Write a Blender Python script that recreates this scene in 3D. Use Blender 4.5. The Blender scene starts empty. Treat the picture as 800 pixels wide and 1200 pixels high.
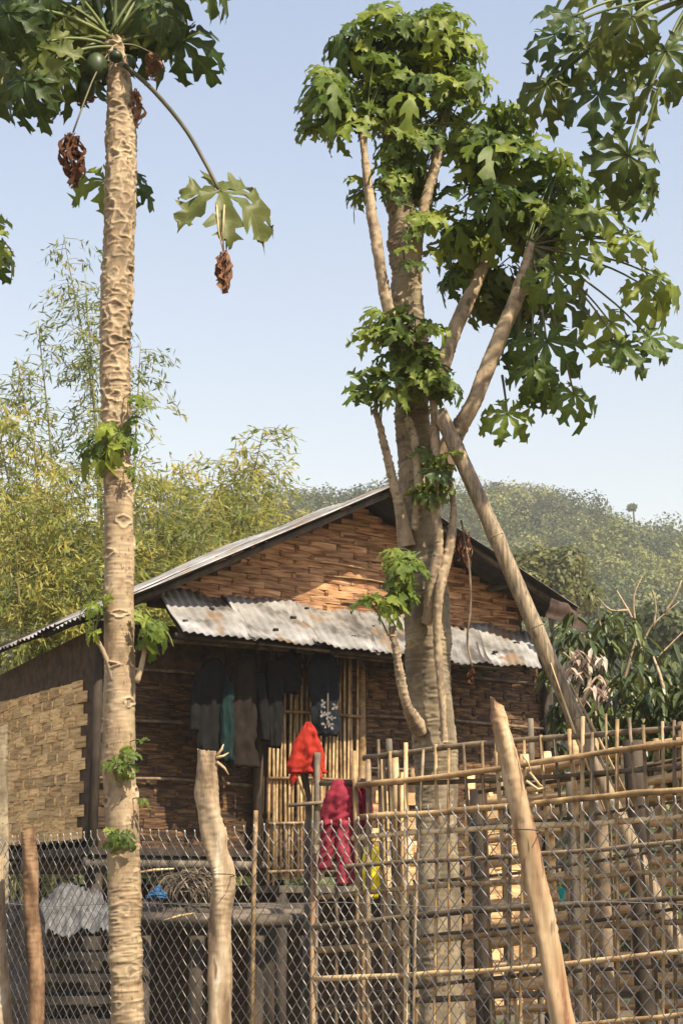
import bpy, math, random
import numpy as np
from mathutils import Vector, Matrix, noise as mnoise

rnd = random.Random(7)
nrs = np.random.RandomState(11)
scene = bpy.context.scene
COL = scene.collection

# ---------------------------------------------------------------- camera
F_PX, PITCH, EYE = 1900.0, math.atan(460 / 1900.0), 1.5
cam = bpy.data.cameras.new('camera')
cam.sensor_fit = 'VERTICAL'
cam.sensor_height = 36.0
cam.lens = 36.0 * F_PX / 1200.0
cam.clip_start, cam.clip_end = 0.05, 3000
camo = bpy.data.objects.new('camera', cam)
camo.location = (0, 0, EYE)
camo.rotation_euler = (math.radians(90) + PITCH, 0, 0)
COL.objects.link(camo)
scene.camera = camo

# ---------------------------------------------------------------- light
SUN_EL = math.radians(51)
SUN_AZ = math.atan2(0.66, -0.75)          # clockwise from +Y
world = bpy.data.worlds.new('World')
scene.world = world
world.use_nodes = True
wn = world.node_tree
wn.nodes.clear()
sky = wn.nodes.new('ShaderNodeTexSky')
sky.sky_type = 'NISHITA'
sky.sun_disc = False
sky.sun_elevation = SUN_EL
sky.sun_rotation = SUN_AZ
sky.air_density = 2.1
sky.dust_density = 0.7
sky.ozone_density = 1.0
bg = wn.nodes.new('ShaderNodeBackground')
bg.inputs['Strength'].default_value = 0.086
wo = wn.nodes.new('ShaderNodeOutputWorld')
wb = wn.nodes.new('ShaderNodeMix')            # white balance of the whole sky
wb.data_type, wb.blend_type = 'RGBA', 'MULTIPLY'
wb.inputs[0].default_value = 1.0
wb.inputs[7].default_value = (1.11, 0.985, 1.05, 1)
wn.links.new(sky.outputs[0], wb.inputs[6])
wn.links.new(wb.outputs[2], bg.inputs[0])
wn.links.new(bg.outputs[0], wo.inputs[0])
sl = bpy.data.lights.new('sun', 'SUN')
sl.energy = 4.5
sl.angle = math.radians(0.55)
sl.color = (1.0, 0.87, 0.67)
so = bpy.data.objects.new('sun', sl)
sdir = Vector((math.sin(SUN_AZ) * math.cos(SUN_EL), math.cos(SUN_AZ) * math.cos(SUN_EL), math.sin(SUN_EL)))
so.rotation_euler = (-sdir).to_track_quat('-Z', 'Y').to_euler()
so.location = sdir * 60
COL.objects.link(so)
vs = scene.view_settings
vs.view_transform, vs.look, vs.exposure, vs.gamma = 'Standard', 'None', 1.1, 1.0
vs.use_curve_mapping = False
try:
    scene.cycles.volume_bounces = 0
    scene.cycles.transparent_max_bounces = 8
except Exception:
    pass

# ---------------------------------------------------------------- helpers
def ray(px, py):
    a, b = (px - 400) / F_PX, (600 - py) / F_PX
    return Vector((a, math.cos(PITCH) - b * math.sin(PITCH), math.sin(PITCH) + b * math.cos(PITCH)))

def at(px, py, Y):
    d = ray(px, py)
    return Vector((0, 0, EYE)) + d * (Y / d.y)

def mpp(Y, py=800):
    """metres per photo pixel at depth Y"""
    d = ray(400, py)
    return Y / d.y / F_PX

def tag(o, label=None, cat=None, group=None, kind=None):
    if label: o['label'] = label
    if cat: o['category'] = cat
    if group: o['group'] = group
    if kind: o['kind'] = kind
    return o

def link(o, parent=None):
    COL.objects.link(o)
    if parent is not None:
        o.parent = parent
        o.matrix_parent_inverse = parent.matrix_basis.inverted()   # every object keeps world coordinates
    return o

def empty(name, loc=(0, 0, 0)):
    o = bpy.data.objects.new(name, None)
    o.empty_display_size = 0.2
    o.location = loc
    COL.objects.link(o)
    return o

class MB:
    def __init__(s):
        s.v, s.f, s.uv, s.c = [], [], [], []
    def add(s, p, uv=(0, 0), c=0.0):
        s.v.append(tuple(p)); s.uv.append(uv); s.c.append(c)
        return len(s.v) - 1
    def box(s, c, hx, hy, hz, X=Vector((1, 0, 0)), Y=Vector((0, 1, 0)), Z=Vector((0, 0, 1))):
        c = Vector(c); i = len(s.v)
        for a in (-1, 1):
            for b in (-1, 1):
                for d in (-1, 1):
                    s.add(c + X * hx * a + Y * hy * b + Z * hz * d)
        for q in ((0, 1, 3, 2), (4, 6, 7, 5), (0, 4, 5, 1), (2, 3, 7, 6), (0, 2, 6, 4), (1, 5, 7, 3)):
            s.f.append(tuple(i + k for k in q))
        return s
    def tube(s, pts, rad, n=8, cap=True, jit=0.0, flat=1.0, flatdir=None):
        pts = [Vector(p) for p in pts]
        if not hasattr(rad, '__len__'): rad = [rad] * len(pts)
        t0 = (pts[1] - pts[0]).normalized()
        ref = Vector((1, 0, 0)) if abs(t0.x) < 0.8 else Vector((0, 0, 1))
        if flatdir is not None: ref = Vector(flatdir)
        base = len(s.v); L = 0
        for k, p in enumerate(pts):
            t = (pts[min(k + 1, len(pts) - 1)] - pts[max(k - 1, 0)]).normalized()
            a = (ref - t * ref.dot(t)).normalized(); b = t.cross(a)
            ref = a
            if k: L += (p - pts[k - 1]).length
            for j in range(n):
                th = 2 * math.pi * j / n
                r = rad[k] * (1 + jit * (rnd.random() - 0.5))
                s.add(p + a * math.cos(th) * r * flat + b * math.sin(th) * r, (j / n, L))
        for k in range(len(pts) - 1):
            for j in range(n):
                q = base + k * n
                s.f.append((q + j, q + (j + 1) % n, q + n + (j + 1) % n, q + n + j))
        if cap:
            s.f.append(tuple(base + j for j in range(n))[::-1])
            q = base + (len(pts) - 1) * n
            s.f.append(tuple(q + j for j in range(n)))
        return s
    def mesh(s, name, mat, smooth=True):
        m = bpy.data.meshes.new(name)
        m.from_pydata(s.v, [], s.f)
        if any(u != (0, 0) for u in s.uv):
            l = m.uv_layers.new(name='UVMap')
            vi = np.empty(len(m.loops), dtype=np.int32); m.loops.foreach_get('vertex_index', vi)
            l.data.foreach_set('uv', np.array(s.uv, dtype=np.float32)[vi].ravel())
        if any(s.c):
            at_ = m.attributes.new('tint', 'FLOAT', 'POINT')
            at_.data.foreach_set('value', np.array(s.c, dtype=np.float32))
        if mat: m.materials.append(mat)
        if smooth: m.polygons.foreach_set('use_smooth', [True] * len(m.polygons))
        m.update()
        return m
    def build(s, name, mat, parent=None, smooth=True):
        return link(bpy.data.objects.new(name, s.mesh(name, mat, smooth)), parent)

def np_mesh(name, V, Fq, mat, tint=None, smooth=False, pit=None):
    """fast mesh of quads from arrays"""
    m = bpy.data.meshes.new(name)
    nf = len(Fq); k = Fq.shape[1]
    m.vertices.add(len(V)); m.vertices.foreach_set('co', V.astype(np.float32).ravel())
    m.loops.add(nf * k); m.loops.foreach_set('vertex_index', Fq.astype(np.int32).ravel())
    m.polygons.add(nf)
    m.polygons.foreach_set('loop_start', np.arange(0, nf * k, k, dtype=np.int32))
    m.polygons.foreach_set('loop_total', np.full(nf, k, dtype=np.int32))
    if smooth: m.polygons.foreach_set('use_smooth', np.ones(nf, dtype=bool))
    if tint is not None:
        a = m.attributes.new('tint', 'FLOAT', 'POINT'); a.data.foreach_set('value', tint.astype(np.float32))
    if pit is not None:
        a = m.attributes.new('pit', 'FLOAT', 'POINT'); a.data.foreach_set('value', pit.astype(np.float32))
    m.materials.append(mat)
    m.update(calc_edges=True); m.validate()
    return m

def spline(pts, n):
    """Catmull-Rom through vectors (any dimension tuples)"""
    P = [np.array(p, dtype=float) for p in pts]
    P = [2 * P[0] - P[1]] + P + [2 * P[-1] - P[-2]]
    out = []; segs = len(P) - 3
    for i in range(n):
        t = i / (n - 1) * segs; k = min(int(t), segs - 1); t -= k
        a, b, c, d = P[k:k + 4]
        out.append(0.5 * ((2 * b) + (c - a) * t + (2 * a - 5 * b + 4 * c - d) * t * t + (3 * b - a - 3 * c + d) * t ** 3))
    return out

# ---------------------------------------------------------------- materials
def newmat(name):
    m = bpy.data.materials.new(name); m.use_nodes = True
    nt = m.node_tree; nt.nodes.clear()
    out = nt.nodes.new('ShaderNodeOutputMaterial')
    return m, nt, out

def N(nt, typ, **kw):
    n = nt.nodes.new(typ)
    for k, v in kw.items():
        if hasattr(n, k): setattr(n, k, v)
        else: n.inputs[k].default_value = v
    return n

def ramp(nt, fac, stops):
    r = nt.nodes.new('ShaderNodeValToRGB')
    e = r.color_ramp.elements
    while len(e) < len(stops): e.new(0.5)
    for k, (p, c) in enumerate(stops):
        e[k].position = p; e[k].color = (*c, 1)
    nt.links.new(fac, r.inputs[0])
    return r.outputs[0]

def coords(nt, stretch=(1, 1, 1)):
    tc = nt.nodes.new('ShaderNodeTexCoord')
    oi = nt.nodes.new('ShaderNodeObjectInfo')
    mu = N(nt, 'ShaderNodeMath', operation='MULTIPLY'); mu.inputs[1].default_value = 37.0
    nt.links.new(oi.outputs['Random'], mu.inputs[0])
    ad = N(nt, 'ShaderNodeVectorMath', operation='ADD')
    nt.links.new(tc.outputs['Object'], ad.inputs[0]); nt.links.new(mu.outputs[0], ad.inputs[1])
    mp = nt.nodes.new('ShaderNodeMapping'); mp.inputs['Scale'].default_value = stretch
    nt.links.new(ad.outputs[0], mp.inputs[0])
    return mp.outputs[0], oi.outputs['Random']

def pm(name, stops, scale=6, rough=0.75, bump=0.3, stretch=(1, 1, 1), rand=0.25, metal=0.0, detail=6, dist=0.01, tint=None, spec=0.35, fine=None, stain=None):
    """noise-coloured rough material; every object gets its own brightness"""
    m, nt, out = newmat(name)
    vec, orand = coords(nt, stretch)
    nz = N(nt, 'ShaderNodeTexNoise', Scale=scale, Detail=detail, Roughness=0.62)
    nt.links.new(vec, nz.inputs['Vector'])
    col = ramp(nt, nz.outputs['Fac'], [(0.5 + (p - 0.5) * 0.62, c) for p, c in stops])
    hs = nt.nodes.new('ShaderNodeHueSaturation')
    mr = N(nt, 'ShaderNodeMapRange'); mr.inputs[3].default_value = 1 - rand; mr.inputs[4].default_value = 1 + rand
    nt.links.new(orand, mr.inputs[0]); nt.links.new(mr.outputs[0], hs.inputs['Value'])
    nt.links.new(col, hs.inputs['Color'])
    col = hs.outputs[0]
    if tint:      # attribute blends in a second colour
        a = N(nt, 'ShaderNodeAttribute', attribute_name='tint')
        mx = N(nt, 'ShaderNodeMix', data_type='RGBA'); mx.inputs[7].default_value = (*tint, 1)
        nt.links.new(a.outputs['Fac'], mx.inputs[0]); nt.links.new(col, mx.inputs[6])
        col = mx.outputs[2]
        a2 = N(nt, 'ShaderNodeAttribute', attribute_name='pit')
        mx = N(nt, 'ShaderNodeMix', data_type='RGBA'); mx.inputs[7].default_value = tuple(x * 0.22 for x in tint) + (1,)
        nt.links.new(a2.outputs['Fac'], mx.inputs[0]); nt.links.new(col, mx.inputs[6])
        col = mx.outputs[2]
    if stain:     # broad patches of lichen and damp
        n3 = N(nt, 'ShaderNodeTexNoise', Scale=stain[0], Detail=5.0, Roughness=0.7); nt.links.new(vec, n3.inputs['Vector'])
        f = ramp(nt, n3.outputs['Fac'], [(stain[1], (0, 0, 0)), (stain[1] + 0.14, (0.8, 0.8, 0.8))])
        mx = N(nt, 'ShaderNodeMix', data_type='RGBA'); mx.inputs[7].default_value = (*stain[2], 1)
        nt.links.new(f, mx.inputs[0]); nt.links.new(col, mx.inputs[6]); col = mx.outputs[2]
    if fine:      # darker flecks
        n2 = N(nt, 'ShaderNodeTexNoise', Scale=fine[0], Detail=3.0); nt.links.new(vec, n2.inputs['Vector'])
        f = ramp(nt, n2.outputs['Fac'], [(fine[1], (0, 0, 0)), (fine[1] + 0.08, (1, 1, 1))])
        mx = N(nt, 'ShaderNodeMix', data_type='RGBA'); mx.inputs[7].default_value = (*fine[2], 1)
        nt.links.new(f, mx.inputs[0]); nt.links.new(col, mx.inputs[6]); col = mx.outputs[2]
    b = nt.nodes.new('ShaderNodeBsdfPrincipled')
    b.inputs['Roughness'].default_value = rough; b.inputs['Metallic'].default_value = metal
    b.inputs['Specular IOR Level'].default_value = spec
    nt.links.new(col, b.inputs['Base Color'])
    if bump:
        bp = N(nt, 'ShaderNodeBump', Strength=bump, Distance=dist)
        nt.links.new(nz.outputs['Fac'], bp.inputs['Height']); nt.links.new(bp.outputs[0], b.inputs['Normal'])
    nt.links.new(b.outputs[0], out.inputs[0])
    return m

def leafmat(name, dark, mid, light, trans=0.35, rough=0.5, attr=False, vein=None, spec=0.27):
    m, nt, out = newmat(name)
    vec, orand = coords(nt)
    if attr:
        a = N(nt, 'ShaderNodeAttribute', attribute_name='tint'); fac = a.outputs['Fac']
    else:
        nz = N(nt, 'ShaderNodeTexNoise', Scale=5.0, Detail=3.0); nt.links.new(vec, nz.inputs['Vector'])
        mx = N(nt, 'ShaderNodeMath', operation='MULTIPLY_ADD'); mx.inputs[1].default_value = 0.6; 
        nt.links.new(nz.outputs['Fac'], mx.inputs[0])
        m2 = N(nt, 'ShaderNodeMath', operation='MULTIPLY'); m2.inputs[1].default_value = 0.62
        nt.links.new(orand, m2.inputs[0]); nt.links.new(m2.outputs[0], mx.inputs[2]); fac = mx.outputs[0]
    col = ramp(nt, fac, [(0.12, dark), (0.5, mid), (0.92, light)])
    if vein:
        uv = nt.nodes.new('ShaderNodeUVMap'); sp = nt.nodes.new('ShaderNodeSeparateXYZ')
        nt.links.new(uv.outputs[0], sp.inputs[0])
        lt = N(nt, 'ShaderNodeMath', operation='LESS_THAN'); lt.inputs[1].default_value = 0.06
        nt.links.new(sp.outputs[0], lt.inputs[0])
        mv = N(nt, 'ShaderNodeMix', data_type='RGBA'); mv.inputs[7].default_value = (*vein, 1)
        mm = N(nt, 'ShaderNodeMath', operation='MULTIPLY'); mm.inputs[1].default_value = 0.6
        nt.links.new(lt.outputs[0], mm.inputs[0]); nt.links.new(mm.outputs[0], mv.inputs[0]); nt.links.new(col, mv.inputs[6]); col = mv.outputs[2]
        m1 = N(nt, 'ShaderNodeMath', operation='MULTIPLY_ADD'); m1.inputs[1].default_value = -0.16; nt.links.new(sp.outputs[0], m1.inputs[0]); nt.links.new(sp.outputs[1], m1.inputs[2])
        m2 = N(nt, 'ShaderNodeMath', operation='MULTIPLY'); m2.inputs[1].default_value = 11.0; nt.links.new(m1.outputs[0], m2.inputs[0])
        m3 = N(nt, 'ShaderNodeMath', operation='FRACT'); nt.links.new(m2.outputs[0], m3.inputs[0])
        m4 = N(nt, 'ShaderNodeMath', operation='LESS_THAN'); m4.inputs[1].default_value = 0.13; nt.links.new(m3.outputs[0], m4.inputs[0])
        m5 = N(nt, 'ShaderNodeMath', operation='MULTIPLY'); m5.inputs[1].default_value = 0.4; nt.links.new(m4.outputs[0], m5.inputs[0])
        mw = N(nt, 'ShaderNodeMix', data_type='RGBA'); mw.inputs[7].default_value = (*vein, 1)
        nt.links.new(m5.outputs[0], mw.inputs[0]); nt.links.new(col, mw.inputs[6]); col = mw.outputs[2]
    b = nt.nodes.new('ShaderNodeBsdfPrincipled')
    b.inputs['Roughness'].default_value = rough; b.inputs['Specular IOR Level'].default_value = spec
    nt.links.new(col, b.inputs['Base Color'])
    t = nt.nodes.new('ShaderNodeBsdfTranslucent')
    hs = nt.nodes.new('ShaderNodeHueSaturation'); hs.inputs['Hue'].default_value = 0.485; hs.inputs['Value'].default_value = 1.5
    nt.links.new(col, hs.inputs['Color']); nt.links.new(hs.outputs[0], t.inputs[0])
    mx = nt.nodes.new('ShaderNodeMixShader'); mx.inputs[0].default_value = trans
    nt.links.new(b.outputs[0], mx.inputs[1]); nt.links.new(t.outputs[0], mx.inputs[2])
    nt.links.new(mx.outputs[0], out.inputs[0])
    return m

M = {}
M['papaya_bark'] = pm('papaya_bark', [(0.25, (0.15, 0.105, 0.06)), (0.5, (0.325, 0.235, 0.14)), (0.75, (0.46, 0.355, 0.23))], 9, 0.8, 0.35, (1, 1, 0.5), 0.0, tint=(0.58, 0.46, 0.32), fine=(55, 0.60, (0.17, 0.12, 0.07)), stain=(4.5, 0.54, (0.21, 0.185, 0.085)))
M['old_bark'] = pm('old_bark', [(0.28, (0.13, 0.10, 0.065)), (0.5, (0.21, 0.17, 0.11)), (0.72, (0.33, 0.27, 0.175))], 7, 0.85, 0.5, (1, 1, 0.7), 0.0, tint=(0.42, 0.31, 0.19), fine=(40, 0.62, (0.10, 0.08, 0.05)))
M['limb_bark'] = pm('limb_bark', [(0.3, (0.20, 0.15, 0.10)), (0.5, (0.36, 0.27, 0.17)), (0.72, (0.48, 0.37, 0.24))], 12, 0.8, 0.4, (1, 1, 0.5), 0.12, tint=(0.5, 0.38, 0.25))
M['post_pale'] = pm('post_pale', [(0.25, (0.15, 0.10, 0.06)), (0.45, (0.31, 0.23, 0.145)), (0.6, (0.41, 0.325, 0.22)), (0.76, (0.66, 0.6, 0.5))], 13, 0.85, 0.6, (1, 1, 0.22), 0.05, fine=(26, 0.62, (0.20, 0.11, 0.06)))
M['post_red'] = pm('post_red', [(0.3, (0.07, 0.04, 0.022)), (0.5, (0.165, 0.095, 0.05)), (0.72, (0.30, 0.19, 0.11))], 10, 0.85, 0.5, (1, 1, 0.35), 0.05)
M['post_peeled'] = pm('post_peeled', [(0.26, (0.20, 0.08, 0.038)), (0.42, (0.33, 0.21, 0.115)), (0.6, (0.42, 0.30, 0.175)), (0.75, (0.52, 0.40, 0.26))], 14, 0.8, 0.6, (1, 1, 0.12), 0.05, fine=(34, 0.60, (0.15, 0.085, 0.05)))
M['cutwood'] = pm('cutwood', [(0.3, (0.38, 0.25, 0.13)), (0.7, (0.58, 0.44, 0.27))], 30, 0.8, 0.3)
M['bamboo'] = pm('bamboo', [(0.25, (0.10, 0.06, 0.028)), (0.5, (0.25, 0.16, 0.075)), (0.75, (0.43, 0.30, 0.15))], 9, 0.55, 0.15, (1, 1, 1), 0.35, dist=0.004)
M['bamboo_grey'] = pm('bamboo_grey', [(0.25, (0.06, 0.043, 0.028)), (0.5, (0.145, 0.105, 0.065)), (0.75, (0.27, 0.205, 0.13))], 9, 0.7, 0.2, (1, 1, 1), 0.4, dist=0.004)
M['bamboo_split'] = pm('bamboo_split', [(0.3, (0.30, 0.19, 0.09)), (0.5, (0.47, 0.33, 0.17)), (0.75, (0.60, 0.46, 0.27))], 9, 0.6, 0.2, (1, 1, 1), 0.3, dist=0.004)
M['mat_pale'] = pm('mat_pale', [(0.3, (0.36, 0.21, 0.09)), (0.5, (0.56, 0.36, 0.175)), (0.75, (0.70, 0.51, 0.29))], 8, 0.7, 0.2, (0.5, 1, 5), 0.3, dist=0.004)
M['burlap'] = pm('burlap', [(0.3, (0.06, 0.05, 0.04)), (0.7, (0.15, 0.125, 0.095))], 12, 0.9, 0.3)
M['pole'] = pm('pole', [(0.3, (0.13, 0.10, 0.065)), (0.5, (0.25, 0.19, 0.12)), (0.72, (0.38, 0.29, 0.18))], 5, 0.6, 0.25, (14, 14, 1.2), 0.0, fine=(9, 0.60, (0.11, 0.08, 0.05)))
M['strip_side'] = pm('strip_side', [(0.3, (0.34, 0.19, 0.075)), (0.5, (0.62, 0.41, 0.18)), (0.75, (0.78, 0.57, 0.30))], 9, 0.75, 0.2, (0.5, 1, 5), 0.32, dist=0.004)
M['strip_front'] = pm('strip_front', [(0.3, (0.018, 0.009, 0.005)), (0.5, (0.055, 0.027, 0.011)), (0.75, (0.18, 0.095, 0.04))], 9, 0.7, 0.2, (0.5, 1, 5), 0.38, dist=0.004)  # colours darkened to stand in for deep shade under the porch
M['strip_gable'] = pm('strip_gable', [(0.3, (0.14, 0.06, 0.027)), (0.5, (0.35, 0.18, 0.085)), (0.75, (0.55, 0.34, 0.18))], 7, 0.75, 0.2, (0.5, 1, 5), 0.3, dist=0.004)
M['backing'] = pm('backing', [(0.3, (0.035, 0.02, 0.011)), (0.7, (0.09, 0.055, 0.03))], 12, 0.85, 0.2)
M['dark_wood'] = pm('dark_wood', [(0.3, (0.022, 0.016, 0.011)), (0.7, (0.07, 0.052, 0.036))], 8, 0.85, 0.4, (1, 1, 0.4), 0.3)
M['grey_wood'] = pm('grey_wood', [(0.3, (0.05, 0.04, 0.03)), (0.5, (0.11, 0.09, 0.066)), (0.75, (0.22, 0.18, 0.135))], 8, 0.85, 0.4, (1, 1, 0.4), 0.3)
M['roof_metal'] = pm('roof_metal', [(0.3, (0.11, 0.10, 0.09)), (0.44, (0.23, 0.22, 0.205)), (0.62, (0.33, 0.32, 0.305)), (0.75, (0.42, 0.41, 0.395))], 2.2, 0.55, 0.05, (1, 1, 1), 0.12, metal=0.25, fine=(3.1, 0.57, (0.24, 0.17, 0.11)))
M['log_dark'] = pm('log_dark', [(0.3, (0.03, 0.023, 0.016)), (0.5, (0.07, 0.055, 0.04)), (0.75, (0.15, 0.12, 0.09))], 8, 0.85, 0.4, (0.4, 1, 1), 0.3)  # bench log grey, darkened to put shade into the colour
M['shade_and_washer'] = pm('shade_and_washer', [(0.3, (0.012, 0.010, 0.008)), (0.7, (0.05, 0.04, 0.03))], 4, 0.8, 0.1)  # near black: painted shade on roof undersides and boards, also the washers
M['roof_rust'] = pm('roof_rust', [(0.3, (0.018, 0.010, 0.007)), (0.5, (0.045, 0.025, 0.016)), (0.72, (0.09, 0.06, 0.045))], 3, 0.75, 0.1, (1, 1, 1), 0.15, metal=0.1)
M['wire'] = pm('wire', [(0.3, (0.25, 0.235, 0.215)), (0.7, (0.47, 0.45, 0.42))], 20, 0.5, 0.0, rand=0.15, metal=0.55)
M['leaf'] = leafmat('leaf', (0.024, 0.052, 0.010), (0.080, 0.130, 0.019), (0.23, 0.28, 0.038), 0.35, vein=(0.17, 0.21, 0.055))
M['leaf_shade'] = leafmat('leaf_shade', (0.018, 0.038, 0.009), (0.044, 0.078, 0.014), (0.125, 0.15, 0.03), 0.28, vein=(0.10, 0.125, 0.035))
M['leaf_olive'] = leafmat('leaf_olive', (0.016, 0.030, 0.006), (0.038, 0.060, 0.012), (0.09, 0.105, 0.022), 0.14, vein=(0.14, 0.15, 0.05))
M['petiole'] = pm('petiole', [(0.3, (0.07, 0.10, 0.025)), (0.7, (0.17, 0.19, 0.06))], 6, 0.5, 0.0, rand=0.3)
M['petiole_dark'] = pm('petiole_dark', [(0.3, (0.07, 0.07, 0.03)), (0.7, (0.13, 0.11, 0.05))], 6, 0.5, 0.0, rand=0.3)
M['dead_leaf'] = leafmat('dead_leaf', (0.035, 0.016, 0.009), (0.13, 0.06, 0.032), (0.30, 0.17, 0.10), 0.15, rough=0.85, spec=0.1)
M['fruit'] = pm('fruit', [(0.3, (0.02, 0.035, 0.012)), (0.7, (0.05, 0.075, 0.025))], 9, 0.45, 0.1, rand=0.2)
M['bamboo_leaf'] = leafmat('bamboo_leaf', (0.070, 0.105, 0.026), (0.21, 0.245, 0.060), (0.48, 0.42, 0.10), 0.45, rough=0.5, attr=True)
M['tree_leaf'] = leafmat('tree_leaf', (0.028, 0.042, 0.013), (0.075, 0.092, 0.024), (0.17, 0.165, 0.045), 0.3, rough=0.5, attr=True)
M['forest_leaf'] = leafmat('forest_leaf', (0.022, 0.042, 0.012), (0.072, 0.105, 0.028), (0.20, 0.21, 0.06), 0.2, rough=0.6, attr=True)
M['mango_leaf'] = leafmat('mango_leaf', (0.030, 0.046, 0.012), (0.075, 0.10, 0.024), (0.19, 0.21, 0.06), 0.25, rough=0.36, attr=True, spec=0.5)
M['dry_leaf_pink'] = leafmat('dry_leaf_pink', (0.22, 0.14, 0.10), (0.40, 0.30, 0.24), (0.55, 0.46, 0.38), 0.2, rough=0.5, attr=True)
M['hillsoil'] = pm('hillsoil', [(0.3, (0.03, 0.035, 0.014)), (0.7, (0.09, 0.085, 0.035))], 0.06, 0.95, 0.0, rand=0.0)
M['earth'] = pm('earth', [(0.3, (0.075, 0.05, 0.03)), (0.5, (0.12, 0.085, 0.05)), (0.62, (0.05, 0.06, 0.02))], 0.7, 0.95, 0.4, rand=0.0, dist=0.05)
def cloth(n, c, v=0.25, r=0.85):
    M[n] = pm(n, [(0.25, tuple(x * (1 - v) for x in c)), (0.75, tuple(min(1, x * (1 + v)) for x in c))], 14, r, 0.15, rand=0.05, spec=0.15)
cloth('cloth_red', (0.31, 0.024, 0.014)); cloth('cloth_pink', (0.19, 0.02, 0.036)); cloth('cloth_pinklight', (0.26, 0.034, 0.052))
cloth('cloth_black', (0.008, 0.008, 0.008)); cloth('cloth_brown', (0.018, 0.013, 0.010)); cloth('cloth_teal', (0.007, 0.022, 0.023))
cloth('cloth_navy', (0.010, 0.013, 0.018)); cloth('cloth_white', (0.20, 0.19, 0.18)); cloth('yellow', (0.75, 0.60, 0.02), 0.1, 0.5)
cloth('tarp', (0.10, 0.10, 0.10), 0.5, 0.45); cloth('blue', (0.02, 0.09, 0.22), 0.2, 0.5); cloth('paper', (0.62, 0.55, 0.47), 0.15); cloth('teal_plastic', (0.02, 0.28, 0.27), 0.2, 0.4)

# ================================================================ ground, hill, forest
def grid_obj(name, x0, x1, y0, y1, nx, ny, zf, mat):
    xs = np.linspace(x0, x1, nx); ys = np.linspace(y0, y1, ny)
    X, Y = np.meshgrid(xs, ys)
    V = np.stack([X, Y, zf(X, Y)], -1).reshape(-1, 3)
    i = np.arange((ny - 1) * (nx - 1)); r = i // (nx - 1) * nx + i % (nx - 1)
    o = bpy.data.objects.new(name, np_mesh(name, V, np.stack([r, r + 1, r + nx + 1, r + nx], -1), mat, smooth=True))
    return link(o)

tag(grid_obj('ground', -600, 600, -120, 700, 120, 82, lambda X, Y: 0.03 * np.sin(X * 0.7) * np.cos(Y * 0.6), M['earth']), kind='structure')

def ridge(X, Y):
    """skyline of the wooded hill in metres above the ground"""
    px = 400 + X / Y * 1955
    sky_y = np.interp(px, [-900, -200, 150, 260, 330, 400, 450, 520, 570, 610, 660, 720, 800, 1000, 1700], [700, 650, 650, 638, 612, 606, 604, 604, 608, 618, 629, 640, 660, 690, 740])
    return (1060 - sky_y) / 1955.0
def hill_z(X, Y):
    t = np.clip((Y - 75) / 175.0, 0, 1)
    s = t * t * (3 - 2 * t) * 0.55 + 0.45 * t
    bump = np.sin(X * 0.11 + 1) * np.cos(Y * 0.09) * 2.6 * t + np.sin(X * 0.23 + Y * 0.11) * 0.9 * t
    back = np.clip((Y - 262) / 200.0, 0, 1)
    top = ridge(X, np.full_like(X, 255.0)) * 255 + EYE
    return -0.5 + top * s * (1 - 0.5 * back) + bump * (1 - back) - 1.5 * (1 - t)
tag(grid_obj('hill', -230, 230, 60, 480, 116, 106, hill_z, M['hillsoil']), kind='structure')

def leaf_quads(P, T, Nn, L, W, fold=0.0):
    """one pointed quad per point: P base, T direction, Nn rough normal, L length, W width"""
    T = T / np.linalg.norm(T, axis=1, keepdims=True)
    S = np.cross(T, Nn); S /= (np.linalg.norm(S, axis=1, keepdims=True) + 1e-9)
    L = np.asarray(L).reshape(-1, 1) * np.ones((len(P), 1)); W = np.asarray(W).reshape(-1, 1) * np.ones((len(P), 1))
    up = np.cross(S, T)
    a = P; c = P + T * L - up * L * fold
    b = P + T * L * 0.45 + S * W * 0.5; d = P + T * L * 0.45 - S * W * 0.5
    V = np.stack([a, b, c, d], 1).reshape(-1, 3)
    return V, np.arange(len(V)).reshape(-1, 4)

def rand_dirs(n, rs=nrs):
    d = rs.normal(size=(n, 3)); return d / np.linalg.norm(d, axis=1, keepdims=True)

def crown_points(c, rx, ry, rz, n, lumps=7, rs=nrs, under=0.25):
    """points on the shells of several overlapping lumps: an uneven crown"""
    c = np.array(c, dtype=float)
    lc = rand_dirs(lumps, rs) * (0.35 + 0.4 * rs.rand(lumps, 1)) * [rx, ry, rz]
    lc[:, 2] = np.abs(lc[:, 2]) * 0.9 - rz * under
    lr = (0.36 + 0.28 * rs.rand(lumps))
    k = rs.randint(0, lumps, n)
    d = rand_dirs(n, rs)
    d[:, 2] = np.where(d[:, 2] < -0.35, -d[:, 2], d[:, 2])
    P = c + lc[k] + d * lr[k][:, None] * [rx, ry, rz] * (0.72 + 0.33 * rs.rand(n, 1))
    return P, d

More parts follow.
